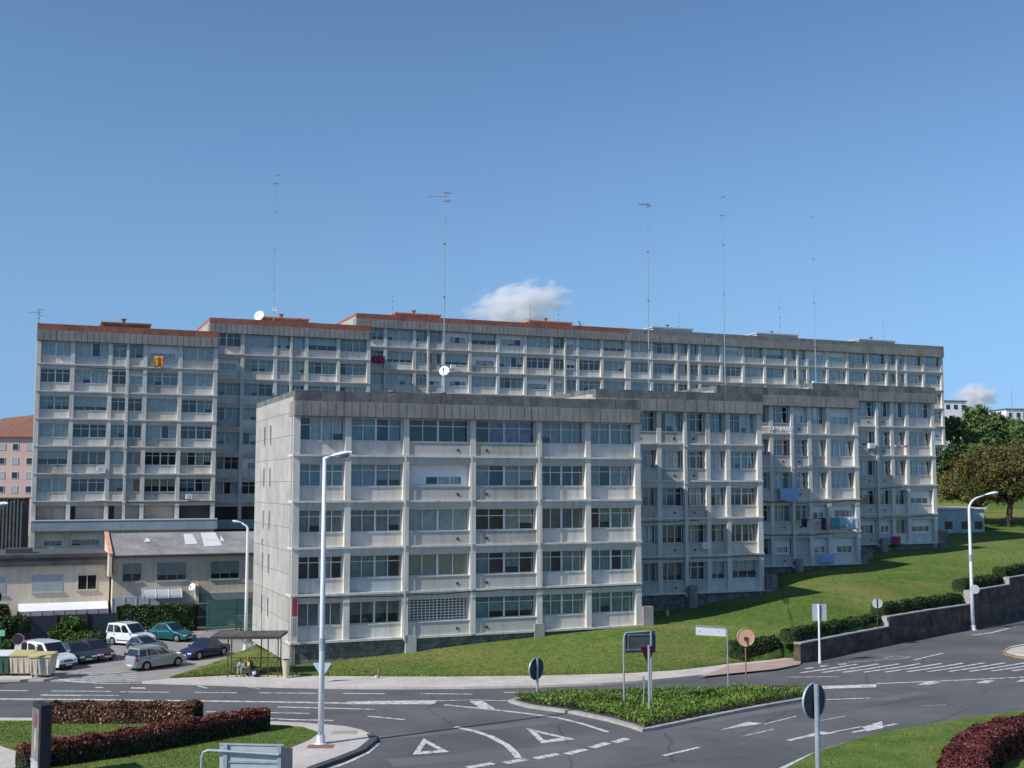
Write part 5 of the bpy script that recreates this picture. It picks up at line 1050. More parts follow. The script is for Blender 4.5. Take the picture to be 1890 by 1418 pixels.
# ------------------------------------------------------------ signs
def disc(mb, c, r, n_=28, th=.03, m0=0, m1=0, sh=None, flip=1):
    k = len(mb.v); pts = sh or [(r * math.cos(2 * math.pi * i / n_), r * math.sin(2 * math.pi * i / n_)) for i in range(n_)]; n_ = len(pts)
    mb.v += [(c[0] + x, c[1], c[2] + z) for x, z in pts] + [(c[0] + x, c[1] + th, c[2] + z) for x, z in pts]
    mb.f.append(tuple(k + i for i in range(n_))); mb.m.append(m0); mb.f.append(tuple(k + n_ + i for i in range(n_ - 1, -1, -1))); mb.m.append(m1)
    for i in range(n_): j = (i + 1) % n_; mb.f.append((k + i, k + n_ + i, k + n_ + j, k + j)); mb.m.append(2 if len(set((m0, m1, 2))) > 2 else 0)
def round_sign(label, base, H_, r, back, front, rim='galvanised', ang=0.0, pole='galvanised', prad=.04, poleside=-1, cat='road sign', cz=None):
    """-y side is seen by the camera before turning"""
    o = thing('road_sign', label, cat, tuple(base), ang); zc = cz if cz is not None else H_ - r
    d = MB(); disc(d, (0, 0, zc), r, m0=0, m1=1); d.build('plate', [back, front, rim], o)
    ri = MB(); n_ = 30; k = 0
    for i in range(n_):
        a0, a1 = 2 * math.pi * i / n_, 2 * math.pi * (i + 1) / n_
        q = [(rr * math.cos(a), y, zc + rr * math.sin(a)) for a in (a0, a1) for rr, y in ((r * .965, -.004), (r * 1.0, -.03), (r * 1.012, .032))]
        ri.poly([q[0], q[1], q[4], q[3]]); ri.poly([q[1], q[2], q[5], q[4]])
    ri.build('rim', rim, o)
    MB().tube([(0, poleside * (prad + .012), -.3), (0, poleside * (prad + .012), min(H_, zc + r * .96))], prad, 10).build('pole', pole, o)
    return o
b0 = G(990, 1289, .14); round_sign('small dark-backed round sign at the left tip of the planted island', b0, zat(1214, b0.y) - b0.z, .56, 'sign_back', 'sign_blue', ang=R(48), prad=.06)
Yn = 34.0; b0 = P(1494, 895, Yn); b0.z = 0; zt, zb_ = zat(1261, Yn), zat(1327, Yn)
round_sign('big dark-backed round sign on a pole, nearest the camera', b0, zt, (zt - zb_) / 2, 'sign_back', 'sign_blue', ang=R(38), prad=.075)
b0 = G(1378, 1275, .14); round_sign('round orange-beige disc on a thin brown pole at the back of the planted island', b0, zat(1160, b0.y) - b0.z, .47, 'disc_orange', 'sign_white', 'disc_orange', 0.15, 'rust', .035, 1)
o = bpy.data.objects['road_sign.002']; MB().box(-.1, .1, -.05, -.003, zat(1183, b0.y) - .1, zat(1183, b0.y) + .06).build('bracket', 'dark_metal', o)
MB().tube([(.0, -.04, zat(1183, b0.y)), (.12, -.06, zat(1200, b0.y))], .025, 6).build('strut', 'dark_metal', o)
b0 = G(1621, 1192, 0.05); round_sign('small pale round sign on a thin dark post before the stone wall', b0, zat(1104, b0.y) - b0.z, .34, 'sign_grey', 'sign_white', 'sign_white', -.3, 'dark_metal', .035)
b0 = G(1796, 1163, 0); q = P(1796, 1088, b0.y - .25); o = thing('road_sign', 'pale round sign clamped to the swan-neck lamp post', 'road sign', (q.x + .14, q.y - .0, 0), -.35); d = MB(); disc(d, (0, 0, q.z), .34, m0=0, m1=1); d.build('plate', ['sign_grey', 'sign_white', 'sign_white'], o); MB().box(-.2, .2, .035, .12, q.z - .03, q.z + .03).build('bracket', 'galvanised', o)
# big guide sign seen from behind
b0 = G(1152, 1301, .3); s0 = thing('guide_sign', 'large dark-backed direction sign on two posts in the planted island', 'road sign', (b0.x, b0.y, 0), R(8)); Yb = b0.y
z0, z1_ = zat(1206, Yb), zat(1166, Yb); MB().box(.1, 1.62, .04, .08, z0, z1_).build('plate', 'sign_back', s0)
mat('sign_frame', (.1, .12, .14), (.14, .16, .18), 3, .6); fr = MB(); fr.box(.08, 1.64, .0, .039, z1_ - .2, z1_ - .12); fr.box(.08, 1.64, .0, .039, z0 + .12, z0 + .2); fr.box(.22, .28, .005, .039, z0 + .2, z1_ - .2); fr.box(1.44, 1.5, .005, .039, z0 + .2, z1_ - .2); fr.build('frame', 'sign_frame', s0)
ep = P(1152, 1184, Yb).z; MB().tube([(0, 0, -.1), (0, 0, ep), (.06, 0, z1_ - .12), (.16, .02, z1_ - .06), (1.3, .02, z1_ + .0)], .045, 8).build('post', 'galvanised', s0)
MB().tube([(1.36, -.06, -.1), (1.36, -.06, z1_ + .02)], .04, 8).build('post', 'galvanised', s0)
# give way sign back
b0 = G(1197, 1315, .3); Yb = b0.y; o = thing('road_sign', 'dark red-edged triangular give way sign seen from behind, in front of the big direction sign', 'road sign', (b0.x, b0.y, 0), R(32))
zt, zb_ = zat(1193, Yb), zat(1227, Yb); mb = MB(); disc(mb, (0, 0, 0), 1, m0=0, m1=1, sh=[(0, zb_), (.44, zt - .04), (.38, zt), (-.38, zt), (-.44, zt - .04)]); mb.build('plate', ['sign_red', 'sign_white', 'sign_red'], o)
MB().tube([(0, -.07, -.1), (0, -.07, zt + .05)], .06, 8).build('pole', 'galvanised', o)
b0 = G(1188, 1308, .3); o = thing('marker_post', 'thin pale marker rod beside the give way sign', 'post', tuple(b0)); MB().tube([(0, 0, -.2), (.03, 0, zat(1247, b0.y) - b0.z)], .022, 6).build('rod', 'sign_grey', o); MB().box(-.03, .03, -.03, -.02, 1.3, 1.5).build('reflector', 'rust', o)
# triangular sign behind the near lamp
b0 = G(592, 1262, .12); o = thing('road_sign', 'pale blue triangular give way sign half hidden behind the big lamp post', 'road sign', (b0.x, b0.y + .4, .12), 0)
mb = MB(); disc(mb, (0, 0, 0), 1, m0=0, m1=1, sh=[(0, .25), (.5, 1.0), (.46, 1.06), (-.46, 1.06), (-.5, 1.0)]); mb.build('plate', ['sign_blue', 'sign_white', 'sign_white'], o); MB().tube([(0, .08, 0), (0, .08, 1.1)], .035, 8).build('pole', 'galvanised', o)
# street name sign
b0 = G(1344, 1276, .14); Yb = b0.y; o = thing('name_sign', 'pale blank name board hanging from a bent post beside the orange disc', 'sign', (b0.x, b0.y, 0), -.04); zt = zat(1159, Yb)
MB().tube([(0, 0, 0), (0, 0, zt - .15), (-.05, 0, zt - .03), (-.15, 0, zt), (-1.66, 0, zt + .1)], .035, 8).build('post', 'galvanised', o)
mb = MB(); mb.prism([(-1.66, -.015), (-.08, -.015), (-.08, .015), (-1.66, .015)], [zt - .38, zt - .46, zt - .46, zt - .38], [zt + .04, zt - .06, zt - .06, zt + .04]); mb.build('plate', 'sign_white', o)
for x in (-1.45, -.45): MB().box(x - .02, x + .02, -.03, -.016, zt - .22, zt - .18).build('bolt', 'dark_metal', o)
# white rectangular sign back
b0 = G(1515, 1224, 0); Yb = b0.y; o = thing('road_sign', 'pale rectangular sign back on a white pole in front of the stone wall', 'road sign', (b0.x, b0.y, 0), 0); z0, z1_ = zat(1146, Yb), zat(1115, Yb)
MB().box(-.46, .42, 0, .03, z0, z1_).build('plate', 'sign_grey', o); MB().box(.05, .07, -.012, -.001, z0 + .1, z1_).build('seam', 'dark_metal', o); MB().tube([(-.08, -.07, 0), (-.08, -.07, 1.3), (-.08, -.07, z1_)], [.085, .06, .06], 10).build('pole', 'lamp_pole', o)
# bottom direction sign with bent tube
Yb = 41.0; q = P(465, 1372, Yb); o = thing('guide_sign', 'grey back of a wide direction sign with a bent tube frame at the bottom edge', 'road sign', (P(420, 900, Yb).x, Yb, 0), R(-5))
zt = zat(1374, Yb); mb = MB().box(-.12, 2.12, .1, .14, zt - 1.3, zt - .03); mb.box(-.12, 2.12, .06, .1, zt - .03, zt + .02); mb.build('plate', 'sign_grey', o)
for x in (.1, 1.98): MB().box(x - .07, x + .07, .02, .099, -.1, zt + .0).build('post', 'galvanised', o)
MB().tube([(-.7, -.02, 0), (-.7, -.02, zt - .45), (-.64, -.02, zt - .27), (-.48, -.02, zt - .2), (2.0, -.02, zt - .3)], .05, 10).build('tube_frame', 'galvanised', o)
MB().box(.18, 1.9, .055, .095, zt - .62, zt - .56).build('rail', 'galvanised', o); MB().box(2.14, 2.42, .06, .12, zt - 1.2, zt - .1).build('side_plate', 'sign_back', o)
# advertising pillar
Yb = 45.0; q = P(60, 1295, Yb); o = thing('advertising_pillar', 'dark advertising pillar with a faded poster at the left in front of the hedges', 'advertising pillar', (q.x, q.y, 0), R(-52)); zt = q.z
MB().box(0, 1.05, 0, .42, 0, zt).build('frame', 'plastic_black', o, bevel=.03)
mat('poster', (.12, .13, .12), (.26, .25, .23), 1.8, .2); mat('poster_red', (.3, .06, .08), (.16, .08, .09), 4, .3)
f = MB().box(.1, .95, -.02, -.002, .85, zt - .18).build('poster', 'poster', o)
MB().ell((.55, -.025, zt - .6), (.22, .004, .3), 10, 8).build('picture', 'poster_red', f); MB().ell((.55, -.025, zt - 1.3), (.14, .004, .45), 10, 8).build('picture', 'cloth_tan', f)
MB().box(.08, .97, -.03, -.002, .78, .85).build('ledge', 'sign_grey', o); MB().box(.1, .95, -.015, -.002, .12, .76).build('panel', 'sign_grey', o)
# round sign at the bins, small green signal box
b0 = G(32, 1232, .0); round_sign('white-edged round sign on a dark post beside the silver van', b0, zat(1170, b0.y) - b0.z, .33, 'paint_plum', 'sign_white', 'sign_white', 0.1, 'dark_metal', .04, 1)
o = bpy.data.objects['road_sign.007'] if 'road_sign.007' in bpy.data.objects else bpy.data.objects['road_sign']
b1 = G(32, 1233, 0); z_ = zat(1200, b1.y); MB().box(-.2, .2, -.02, -.003, z_ - .1, z_ + .25).build('lower_plate', 'sign_white', [x for x in bpy.data.objects if x.get('label', '').startswith('white-edged')][0])
b0 = G(-4, 1240, 0); o = thing('road_sign', 'small sea green board cut by the left edge', 'road sign', (b0.x, b0.y, 0)); z_ = zat(1168, b0.y); mat('sea_green', (.12, .42, .3), (.16, .48, .35), 3); MB().box(-.35, .32, 0, .04, z_ - .2, z_ + .15).build('plate', 'sea_green', o); MB().tube([(0, .08, 0), (0, .08, z_)], .04, 8).build('post', 'galvanised', o)
# stump and bollards
b0 = G(698, 1251, .14); o = thing('marker_stump', 'short rusty stump with a pale foot at the lawn edge', 'bollard', tuple(b0)); MB().tube([(0, 0, .0), (.02, 0, .35), (.05, 0, .55)], [.07, .07, .03], 8).build('stump', 'rust', o); MB().ell((-.1, -.05, .04), (.14, .1, .1), 8, 6).build('foot', 'pavement', o)
b0 = G(528, 1251, .12); o = thing('litter_bin', 'tapered beige litter bin with a dark post at the corner of the nearest block', 'litter bin', (b0.x, b0.y, .12)); 
MB().tube([(0, 0, .0), (0, 0, .95), (0, 0, 1.0)], [.15, .25, .27], 14).build('body', 'bin_beige', o, smooth=False); MB().tube([(0, 0, 1.0), (0, 0, 1.03)], [.22, .2], 14).build('opening', 'black', o); MB().tube([(.36, .0, -.1), (.36, 0, 1.9)], .035, 8).build('post', 'dark_metal', o)
b0 = onlawn(1232, 1137); o = thing('hydrant', 'tiny orange hydrant on the lawn by the second block', 'hydrant', tuple(b0)); MB().tube([(0, 0, 0), (0, 0, .35), (0, 0, .42)], [.1, .09, .04], 8).build('body', 'disc_orange', o); MB().box(-.14, .14, -.03, .03, .22, .28).build('nozzle', 'disc_orange', o)

# ------------------------------------------------------------ bins
def bin_(label, loc, ang, body, lid, group='recycling containers at the kerb', w_=1.25):
    o = thing('recycling_container', label, 'waste container', tuple(loc), ang, group); a, b = w_ / 2, .5
    mb = MB(); n_ = 4; q0 = [(-a * .86, -b * .86), (a * .86, -b * .86), (a * .86, b * .86), (-a * .86, b * .86)]; q1 = [(-a, -b), (a, -b), (a, b), (-a, b)]
    mb.v += [(x, y, .14) for x, y in q0] + [(x, y, 1.12) for x, y in q1]; mb.f += [(3, 2, 1, 0), (4, 5, 6, 7)] + [(k, (k + 1) % 4, 4 + (k + 1) % 4, 4 + k) for k in range(4)]; mb.m += [0] * 6
    mb.build('body', body, o, bevel=.05)
    rb = MB()
    for x in (-.38, -.13, .13, .38): rb.box(x * w_ - .015, x * w_ + .015, -b * .98 - .02, -b * .9, .25, 1.05)
    rb.build('rib', body, o)
    l = MB(); l.box(-a - .05, a + .05, -b - .06, b + .05, 1.121, 1.18); l.prism([(-a, -b), (a, -b), (a, b), (-a, b)], 1.181, [1.24, 1.24, 1.36, 1.36]); l.build('lid', lid, o, bevel=.02)
    for x in (-a * .7, a * .7):
        for y in (-.3, .3): MB().tube([(x - .03, y, .08), (x + .03, y, .08)], .08, 10).build('wheel', 'rubber', o)
    return o
bin_('beige container with a yellow lid between the green one and its twin', G(42, 1246, .12), .05, 'bin_beige', 'bin_yellow')
bin_('beige container with a yellow lid, rightmost at the kerb by the silver van', G(79, 1249, .12), -.02, 'bin_beige', 'bin_yellow')
bin_('green container with a white lid cut by the left edge', G(3, 1246, .12), .1, 'bin_green', 'white_paint')

# ------------------------------------------------------------ cars
def car(label, loc, ang, L, W, H_, kind, paint, group='cars parked in the lot'):
    o = thing('parked_car', label, 'van' if kind == 'van' else 'car', (loc.x, loc.y, .008), ang, group)
    o.scale = (.83, .83, .83); hl, hw = L / 2, W / 2; van = kind == 'van'; belt = H_ * (.56 if van else .6); r = .32
    wb = L * .31; hood = belt * (.93 if van else .86)
    K = dict(van=(.02, .2, 1.2, 2.0), hatch=(.1, .5, 1.15, 2.05), mpv=(.05, .3, 1.05, 2.1), sedan=(.75, 1.35, 1.3, 2.05), beetle=(.35, 1.0, 1.25, 2.1))[kind]
    xrb, xrr, xfb, xfr = -hl + K[0], -hl + K[1], hl - K[2], hl - K[3]
    top = [(-hl, .45), (-hl + .02, belt * .75)] + ([(-hl + .05, belt)] if kind != 'sedan' else [(-hl + .06, belt * .97)]) + [(xfb - .0, belt), (hl - .55, hood), (hl - .12, hood * .82), (hl, .52), (hl - .03, .26)]
    bot = []
    for cx_ in (wb, -wb):
        bot.append((cx_ + r * 1.22, .22)); bot += [(cx_ + r * 1.22 * math.cos(a), .3 + r * 1.22 * math.sin(a)) for a in [math.pi * k / 8 for k in range(9)]]; bot.append((cx_ - r * 1.22, .22))
    out = top + bot + [(-hl + .04, .26)]
    mb = MB(); n_ = len(out); ws = [hw * (.86 if abs(x) > hl - .2 else .96 if abs(x) > hl - .6 else 1) for x, z in out]
    mb.v += [(x, -w_, z) for (x, z), w_ in zip(out, ws)] + [(x, w_, z) for (x, z), w_ in zip(out, ws)]
    mb.f += [tuple(range(n_ - 1, -1, -1)), tuple(n_ + i for i in range(n_))]; mb.m += [0, 0]
    for i in range(n_): j = (i + 1) % n_; mb.f.append((i, j, n_ + j, n_ + i)); mb.m.append(0)
    bd = mb.build('body', paint, o, bevel=.045)
    bm = bmesh.new(); bm.from_mesh(bd.data); bmesh.ops.triangulate(bm, faces=[f for f in bm.faces if len(f.verts) > 8]); bmesh.ops.recalc_face_normals(bm, faces=bm.faces); bm.to_mesh(bd.data); bm.free()
    MB().box(-hl + .35, hl - .35, -hw + .28, hw - .28, .18, .6).build('underbody', 'black', o)
    # cabin
    wb_, wr = hw * .95, hw * (.86 if van else .76); zb0, zr = belt - .01, H_
    cor = {('b', 'r', s): Vector((xrb, s * wb_, zb0)) for s in (-1, 1)}; cor.update({('b', 'f', s): Vector((xfb, s * wb_, zb0)) for s in (-1, 1)})
    cor.update({('t', 'r', s): Vector((xrr, s * wr, zr - .04)) for s in (-1, 1)}); cor.update({('t', 'f', s): Vector((xfr, s * wr, zr - .02)) for s in (-1, 1)})
    cb = MB(); c = cor; xm = (xrr + xfr) / 2; tm = {s: Vector((xm, s * wr * 1.02, zr + .03)) for s in (-1, 1)}
    cb.poly([c['b', 'f', -1], c['b', 'f', 1], c['t', 'f', 1], c['t', 'f', -1]]); cb.poly([c['b', 'r', 1], c['b', 'r', -1], c['t', 'r', -1], c['t', 'r', 1]])
    cb.poly([c['b', 'r', -1], c['b', 'f', -1], c['t', 'f', -1], tm[-1], c['t', 'r', -1]]); cb.poly([c['b', 'f', 1], c['b', 'r', 1], c['t', 'r', 1], tm[1], c['t', 'f', 1]])
    cb.poly([c['t', 'f', -1], c['t', 'f', 1], tm[1], tm[-1]]); cb.poly([tm[-1], tm[1], c['t', 'r', 1], c['t', 'r', -1]])
    cb.build('cabin', paint, o, merge=True, bevel=.05)
    def sub(q, u0, u1, v0, v1, off, nm, m_, u0t=None, u1t=None):
        f = lambda u, v: (q[0].lerp(q[1], u)).lerp(q[3].lerp(q[2], u), v); nn = (q[1] - q[0]).cross(q[3] - q[0]).normalized() * off
        p = [f(u0, v0), f(u1, v0), f(u1 if u1t is None else u1t, v1), f(u0 if u0t is None else u0t, v1)]; m2 = MB(); p1 = [a + nn for a in p]; p0 = [a - nn for a in p]
        k = len(m2.v); m2.v += [tuple(a) for a in p0 + p1]; m2.f += [(3, 2, 1, 0), (4, 5, 6, 7)] + [(i, (i + 1) % 4, 4 + (i + 1) % 4, 4 + i) for i in range(4)]; m2.m += [0] * 6
        m2.build(nm, m_, o)
    sub([c['b', 'f', -1], c['b', 'f', 1], c['t', 'f', 1], c['t', 'f', -1]], .06, .94, .08, .92, .012, 'windscreen', 'car_glass')
    sub([c['b', 'r', 1], c['b', 'r', -1], c['t', 'r', -1], c['t', 'r', 1]], .1, .9, .12 if not van else .2, .86, .012, 'rear_window', 'car_glass')
    cuts = dict(van=[(.05, .3), (.34, .62), (.66, .93)], mpv=[(.05, .25), (.29, .58), (.61, .9)], hatch=[(.08, .47), (.5, .88)], sedan=[(.1, .48), (.51, .88)], beetle=[(.12, .45), (.48, .88)])[kind]
    for s in (-1, 1):
        q = [c['b', 'r', -1], c['b', 'f', -1], c['t', 'f', -1], c['t', 'r', -1]] if s < 0 else [c['b', 'f', 1], c['b', 'r', 1], c['t', 'r', 1], c['t', 'f', 1]]
        for a, b in cuts:
            if s > 0: a, b = 1 - b, 1 - a
            sub(q, a, b, .1, .84, .012, 'side_window', 'car_glass')
    for cx_ in (wb, -wb):
        for s in (-1, 1):
            w_ = MB(); w_.tube([(0, -.1, 0), (0, -.08, 0), (0, .08, 0), (0, .1, 0)], [r * .93, r, r, r * .93], 20); t_ = w_.build('wheel', 'rubber', o, loc=(cx_, s * (hw - .11), r))
            rm = MB(); rm.tube([(0, s * .101, 0), (0, s * .112, 0)], [r * .62, r * .58], 14); rm.tube([(0, s * .113, 0), (0, s * .12, 0)], r * .15, 8)
            for k in range(5): a = 2 * math.pi * k / 5; rm.tube([(0, s * .113, 0), (math.cos(a) * r * .55, s * .113, math.sin(a) * r * .55)], .02, 4)
            rm.build('rim', 'tyre_rim', t_)
    for s in (-1, 1):
        MB().box(hl - .2, hl - .0, s * hw * .62 - .2, s * hw * .62 + .2, hood * .66, hood * .8).build('headlight', 'light_glass', o, bevel=.03)
        zt0 = (belt * .62, belt * .84) if kind not in ('mpv', 'van') else (belt * .72, belt * 1.25)
        MB().box(-hl - .012, -hl + .14, s * hw * .84 - .05, s * hw * .84 + .04, *zt0).build('tail_light', 'red_glass', o, bevel=.02)
        MB().box(xfb - .25, xfb - .1, s * (hw + .09) - .08, s * (hw + .09) + .07, belt, belt + .14).build('mirror', paint, o, bevel=.03)
        for x in (-.15, -.15 - L * .24): MB().box(x, x + .14, s * hw * 1.0 - .015, s * hw + .015, belt * .86, belt * .9).build('door_handle', 'plastic_black', o)
        MB().box(-wb + .5, wb - .5, s * (hw - .0) - .012, s * hw + .012, .42, .5).build('side_trim', 'plastic_black' if van or kind == 'beetle' else paint, o)
    for sx in (-1, 1):
        bmp = 'plastic_black' if van else paint
        MB().box(min(sx * (hl - .12), sx * (hl + .05)), max(sx * (hl - .12), sx * (hl + .05)), -hw * .86, hw * .86, .24, .46).build('bumper', bmp, o, bevel=.05)
        MB().box(min(sx * (hl + .05), sx * (hl + .062)), max(sx * (hl + .05), sx * (hl + .062)), -.26, .26, .34, .45).build('licence_plate', 'plate', o)
    MB().box(hl - .08, hl + .008, -hw * .4, hw * .4, hood * .62, hood * .72).build('grille', 'plastic_black', o)
    return o
def cc(px0, px1, py, ang, L):   # centre of a car whose near side meets the ground at py
    p = G((px0 + px1) / 2, py); k_ = (p.y + .82 * (L / 2 * abs(math.sin(ang)) + .85 * abs(math.cos(ang)))) / p.y; return Vector((p.x * k_, p.y * k_, 0))
def pk_(label, px0, px1, py, deg, L, W, H_, kind, paint): car(label, cc(px0, px1, py, R(deg), L), R(deg), L, W, H_, kind, paint)
pk_('silvery white family van with three side windows, nearest the containers', 26, 150, 1240, -33, 4.75, 1.8, 1.88, 'van', 'paint_white')
pk_('dark green small car squeezed between the silvery van and the plum car', 98, 182, 1229, -42, 3.8, 1.6, 1.42, 'hatch', 'paint_green')
pk_('dark plum hatchback right of the silvery van', 130, 218, 1224, -42, 3.9, 1.62, 1.45, 'hatch', 'paint_plum')
pk_('white van with a black side strip in front of the tall hedge', 191, 292, 1196, -27, 4.15, 1.72, 1.82, 'van', 'paint_white')
pk_('teal rounded car at the end of the tall hedge', 273, 361, 1187, -27, 4.1, 1.7, 1.5, 'beetle', 'paint_teal')
pk_('silver people carrier seen from behind in the middle of the lot', 238, 336, 1241, 52, 4.3, 1.72, 1.62, 'mpv', 'paint_silver')
pk_('navy blue saloon pointing left beside the bus shelter', 338, 414, 1221, 240, 4.2, 1.7, 1.4, 'sedan', 'paint_blue')
pk_('grey-blue car almost hidden behind the silver people carrier', 240, 302, 1209, -30, 3.2, 1.6, 1.22, 'hatch', 'paint_grey')

# ------------------------------------------------------------ bus shelter and people
b0 = G(420, 1250, .12); Ys = b0.y; BS = thing('bus_shelter', 'open bus shelter with a thin dark roof on slim posts', 'bus shelter', tuple(b0), R(2)); wS = G(512, 1250, .12).x - b0.x
zr = zat(1178, Ys) - .12
mat('shelter_roof', (.06, .052, .045), (.11, .095, .08), 2, .8, .1, streak=((.16, .14, .12), .4))
rf = MB(); rf.prism([(-.95, -.25), (wS + .15, -.25), (wS + .35, 1.15), (-.75, 1.15)], [zr, zr, zr + .12, zr + .12], [zr + .12, zr + .12, zr + .28, zr + .28]); rf.build('roof', 'shelter_roof', BS); 
MB().box(-.96, wS + .16, -.29, -.252, zr - .03, zr + .13).build('fascia', 'dark_metal', BS)
for x, y in ((0, 0), (wS, 0), (0, 1.0), (wS * .6, 1.0), (wS, 1.0), (wS * .8, .0)): MB().box(x - .03, x + .03, y - .03, y + .03, 0, zr + .02).build('post', 'dark_metal', BS)
for z in (.9, zr - .1): MB().box(.03, wS - .03, .98, 1.02, z, z + .05).build('rail', 'dark_metal', BS)
MB().box(wS - .02, wS + .02, .03, .97, .9, .95).build('rail', 'dark_metal', BS); MB().box(wS * .83, wS - .03, -.02, .02, .78, .82).build('rail', 'dark_metal', BS)
bn = MB().box(.15, wS * .62, .45, .85, .42, .47).build('seat', 'dark_metal', BS)
for x in (.3, wS * .55): MB().box(x - .03, x + .03, .6, .66, 0, .419).build('seat_support', 'dark_metal', BS)
MB().box(wS * .4, wS * .44, .9, .97, 1.35, 1.9).build('timetable', 'frame_white', BS)
def skin_mesh(name, J, edges, m, parent, sub=1, fm=None):
    me = bpy.data.meshes.new(name); keys = list(J); me.from_pydata([J[k][0] for k in keys], [(keys.index(a), keys.index(b)) for a, b in edges], []); o = bpy.data.objects.new(name, me); COL.objects.link(o); o.parent = parent
    me.materials.append(M[m]); s_ = o.modifiers.new('skin', 'SKIN'); s_.use_smooth_shade = True
    for i, k in enumerate(keys):
        r_ = J[k][1]; me.skin_vertices[0].data[i].radius = (r_, r_) if not isinstance(r_, tuple) else r_
    me.skin_vertices[0].data[0].use_root = True
    s2 = o.modifiers.new('sub', 'SUBSURF'); s2.levels = sub; s2.render_levels = sub
    return o
def person(label, loc, ang, sc, lean, top, trousers, hair, shoe='cloth_black', long_hair=False, arm=.0, accent=None):
    o = thing('person', label, 'person', tuple(loc), ang, None); o.scale = (sc, sc, sc)
    # sitting, facing -y, seat height .46/sc
    l = lean; hip = .5; ch = (0, -.05 - .34 * l, hip + .36 - .06 * l); nk = (0, -.06 - .5 * l, hip + .53 - .14 * l); hd = (0, -.1 - .62 * l, hip + .68 - .22 * l)
    J = {'pel': ((0, 0, hip), (.15, .12)), 'waist': ((0, -.02 - .15 * l, hip + .18), (.12, .095)), 'chest': (ch, (.15, .11)), 'neck': (nk, .05), 'head': (hd, (.075, .085)), 'crown': ((hd[0], hd[1] + .01, hd[2] + .12), (.07, .075))}
    E_ = [('pel', 'waist'), ('waist', 'chest'), ('chest', 'neck'), ('neck', 'head'), ('head', 'crown')]
    for s, n_ in ((-1, 'r'), (1, 'l')):
        J['sh' + n_] = ((s * .18, ch[1], ch[2] + .1), .055); J['el' + n_] = ((s * .24, ch[1] - .1, ch[2] - .16), .042); J['wr' + n_] = ((s * .12, ch[1] - .3, ch[2] - .2 - .05 * l), .03); J['pa' + n_] = ((s * .09, ch[1] - .37, ch[2] - .22 - .05 * l), (.035, .018))
        E_ += [('chest', 'sh' + n_), ('sh' + n_, 'el' + n_), ('el' + n_, 'wr' + n_), ('wr' + n_, 'pa' + n_)]
        pb = Vector(J['pa' + n_][0])
        for f in range(4):
            a = pb + Vector((s * (.028 - .019 * f), -.035, .0)); b = a + Vector((0, -.028, -.012)); e = b + Vector((0, -.012 - .004 * (f in (1, 2)), -.022)); fk = 'f%s%d' % (n_, f)
            J[fk + 'a'] = (tuple(a), .009); J[fk + 'b'] = (tuple(b), .008); J[fk + 'c'] = (tuple(e), .007); E_ += [('pa' + n_, fk + 'a'), (fk + 'a', fk + 'b'), (fk + 'b', fk + 'c')]
        t_ = pb + Vector((-s * .035, -.005, .012)); J['t' + n_] = (tuple(t_), .01); J['u' + n_] = (tuple(t_ + Vector((-s * .005, -.03, -.008))), .008); E_ += [('pa' + n_, 't' + n_), ('t' + n_, 'u' + n_)]
        J['hip' + n_] = ((s * .09, -.02, hip - .01), .085); J['kn' + n_] = ((s * .13, -.42, hip + .02), .06); J['an' + n_] = ((s * .12, -.45 + .08 * s, .08), .038); J['to' + n_] = ((s * .13, -.6 + .08 * s, .04), (.04, .028))
        E_ += [('pel', 'hip' + n_), ('hip' + n_, 'kn' + n_), ('kn' + n_, 'an' + n_), ('an' + n_, 'to' + n_)]
    skin_mesh('body', J, E_, 'skin', o)
    g = lambda k, e=.014: (J[k][0], tuple(x + e for x in J[k][1]) if isinstance(J[k][1], tuple) else J[k][1] + e)
    tk = ['pel', 'waist', 'chest']; T = {k: g(k) for k in tk}; T['col'] = ((nk[0], nk[1] + .01, nk[2] - .05), .075); TE = [('pel', 'waist'), ('waist', 'chest'), ('chest', 'col')]
    for n_ in 'rl': T['sh' + n_] = g('sh' + n_); T['el' + n_] = g('el' + n_, .012); T['c' + n_] = (tuple(Vector(J['el' + n_][0]).lerp(Vector(J['wr' + n_][0]), .85)), .042); TE += [('chest', 'sh' + n_), ('sh' + n_, 'el' + n_), ('el' + n_, 'c' + n_)]
    skin_mesh('top', T, TE, top, o)
    T = {'pel': g('pel', .01)}; TE = []
    for n_ in 'rl': T['hip' + n_] = g('hip' + n_); T['kn' + n_] = g('kn' + n_, .015); T['an' + n_] = (tuple(Vector(J['an' + n_][0]) + Vector((0, 0, .04))), .055); TE += [('pel', 'hip' + n_), ('hip' + n_, 'kn' + n_), ('kn' + n_, 'an' + n_)]
    skin_mesh('trousers', T, TE, trousers, o)
    hv = Vector(hd); hm = MB(); hm.ell(hv + Vector((0, .02, .08)), (.098, .11, .105), 14, 8)
    if long_hair: hm.ell(hv + Vector((0, .06, -.02)), (.1, .07, .16), 12, 8)
    hm.build('hair', hair, o, smooth=True)
    fc = MB(); fc.ell(hv + Vector((0, -.095, .03)), (.012, .02, .022), 8, 6); fc.build('nose', 'skin', o, smooth=True)
    ey = MB(); 
    for s in (-1, 1): ey.ell(hv + Vector((s * .032, -.082, .05)), (.013, .01, .008), 8, 6)
    ey.build('eyes', 'black', o); MB().ell(hv + Vector((0, -.086, -.012)), (.024, .008, .006), 8, 5).build('mouth', 'cloth_red', o)
    er = MB()
    for s in (-1, 1): er.ell(hv + Vector((s * .083, .0, .035)), (.012, .022, .03), 8, 6)
    er.build('ears', 'skin', o)
    for s in (-1, 1): MB().ell((s * .13, -.56 + .08 * s, .04), (.048, .12, .045), 10, 6).build('shoe', shoe, o, smooth=True)
    if accent: mb = MB().box(-.1, .1, -.2 - .34 * l, -.178 - .34 * l, hip + .16, hip + .4); mb.build('shirt_print', accent, o, bevel=.01)
    return o
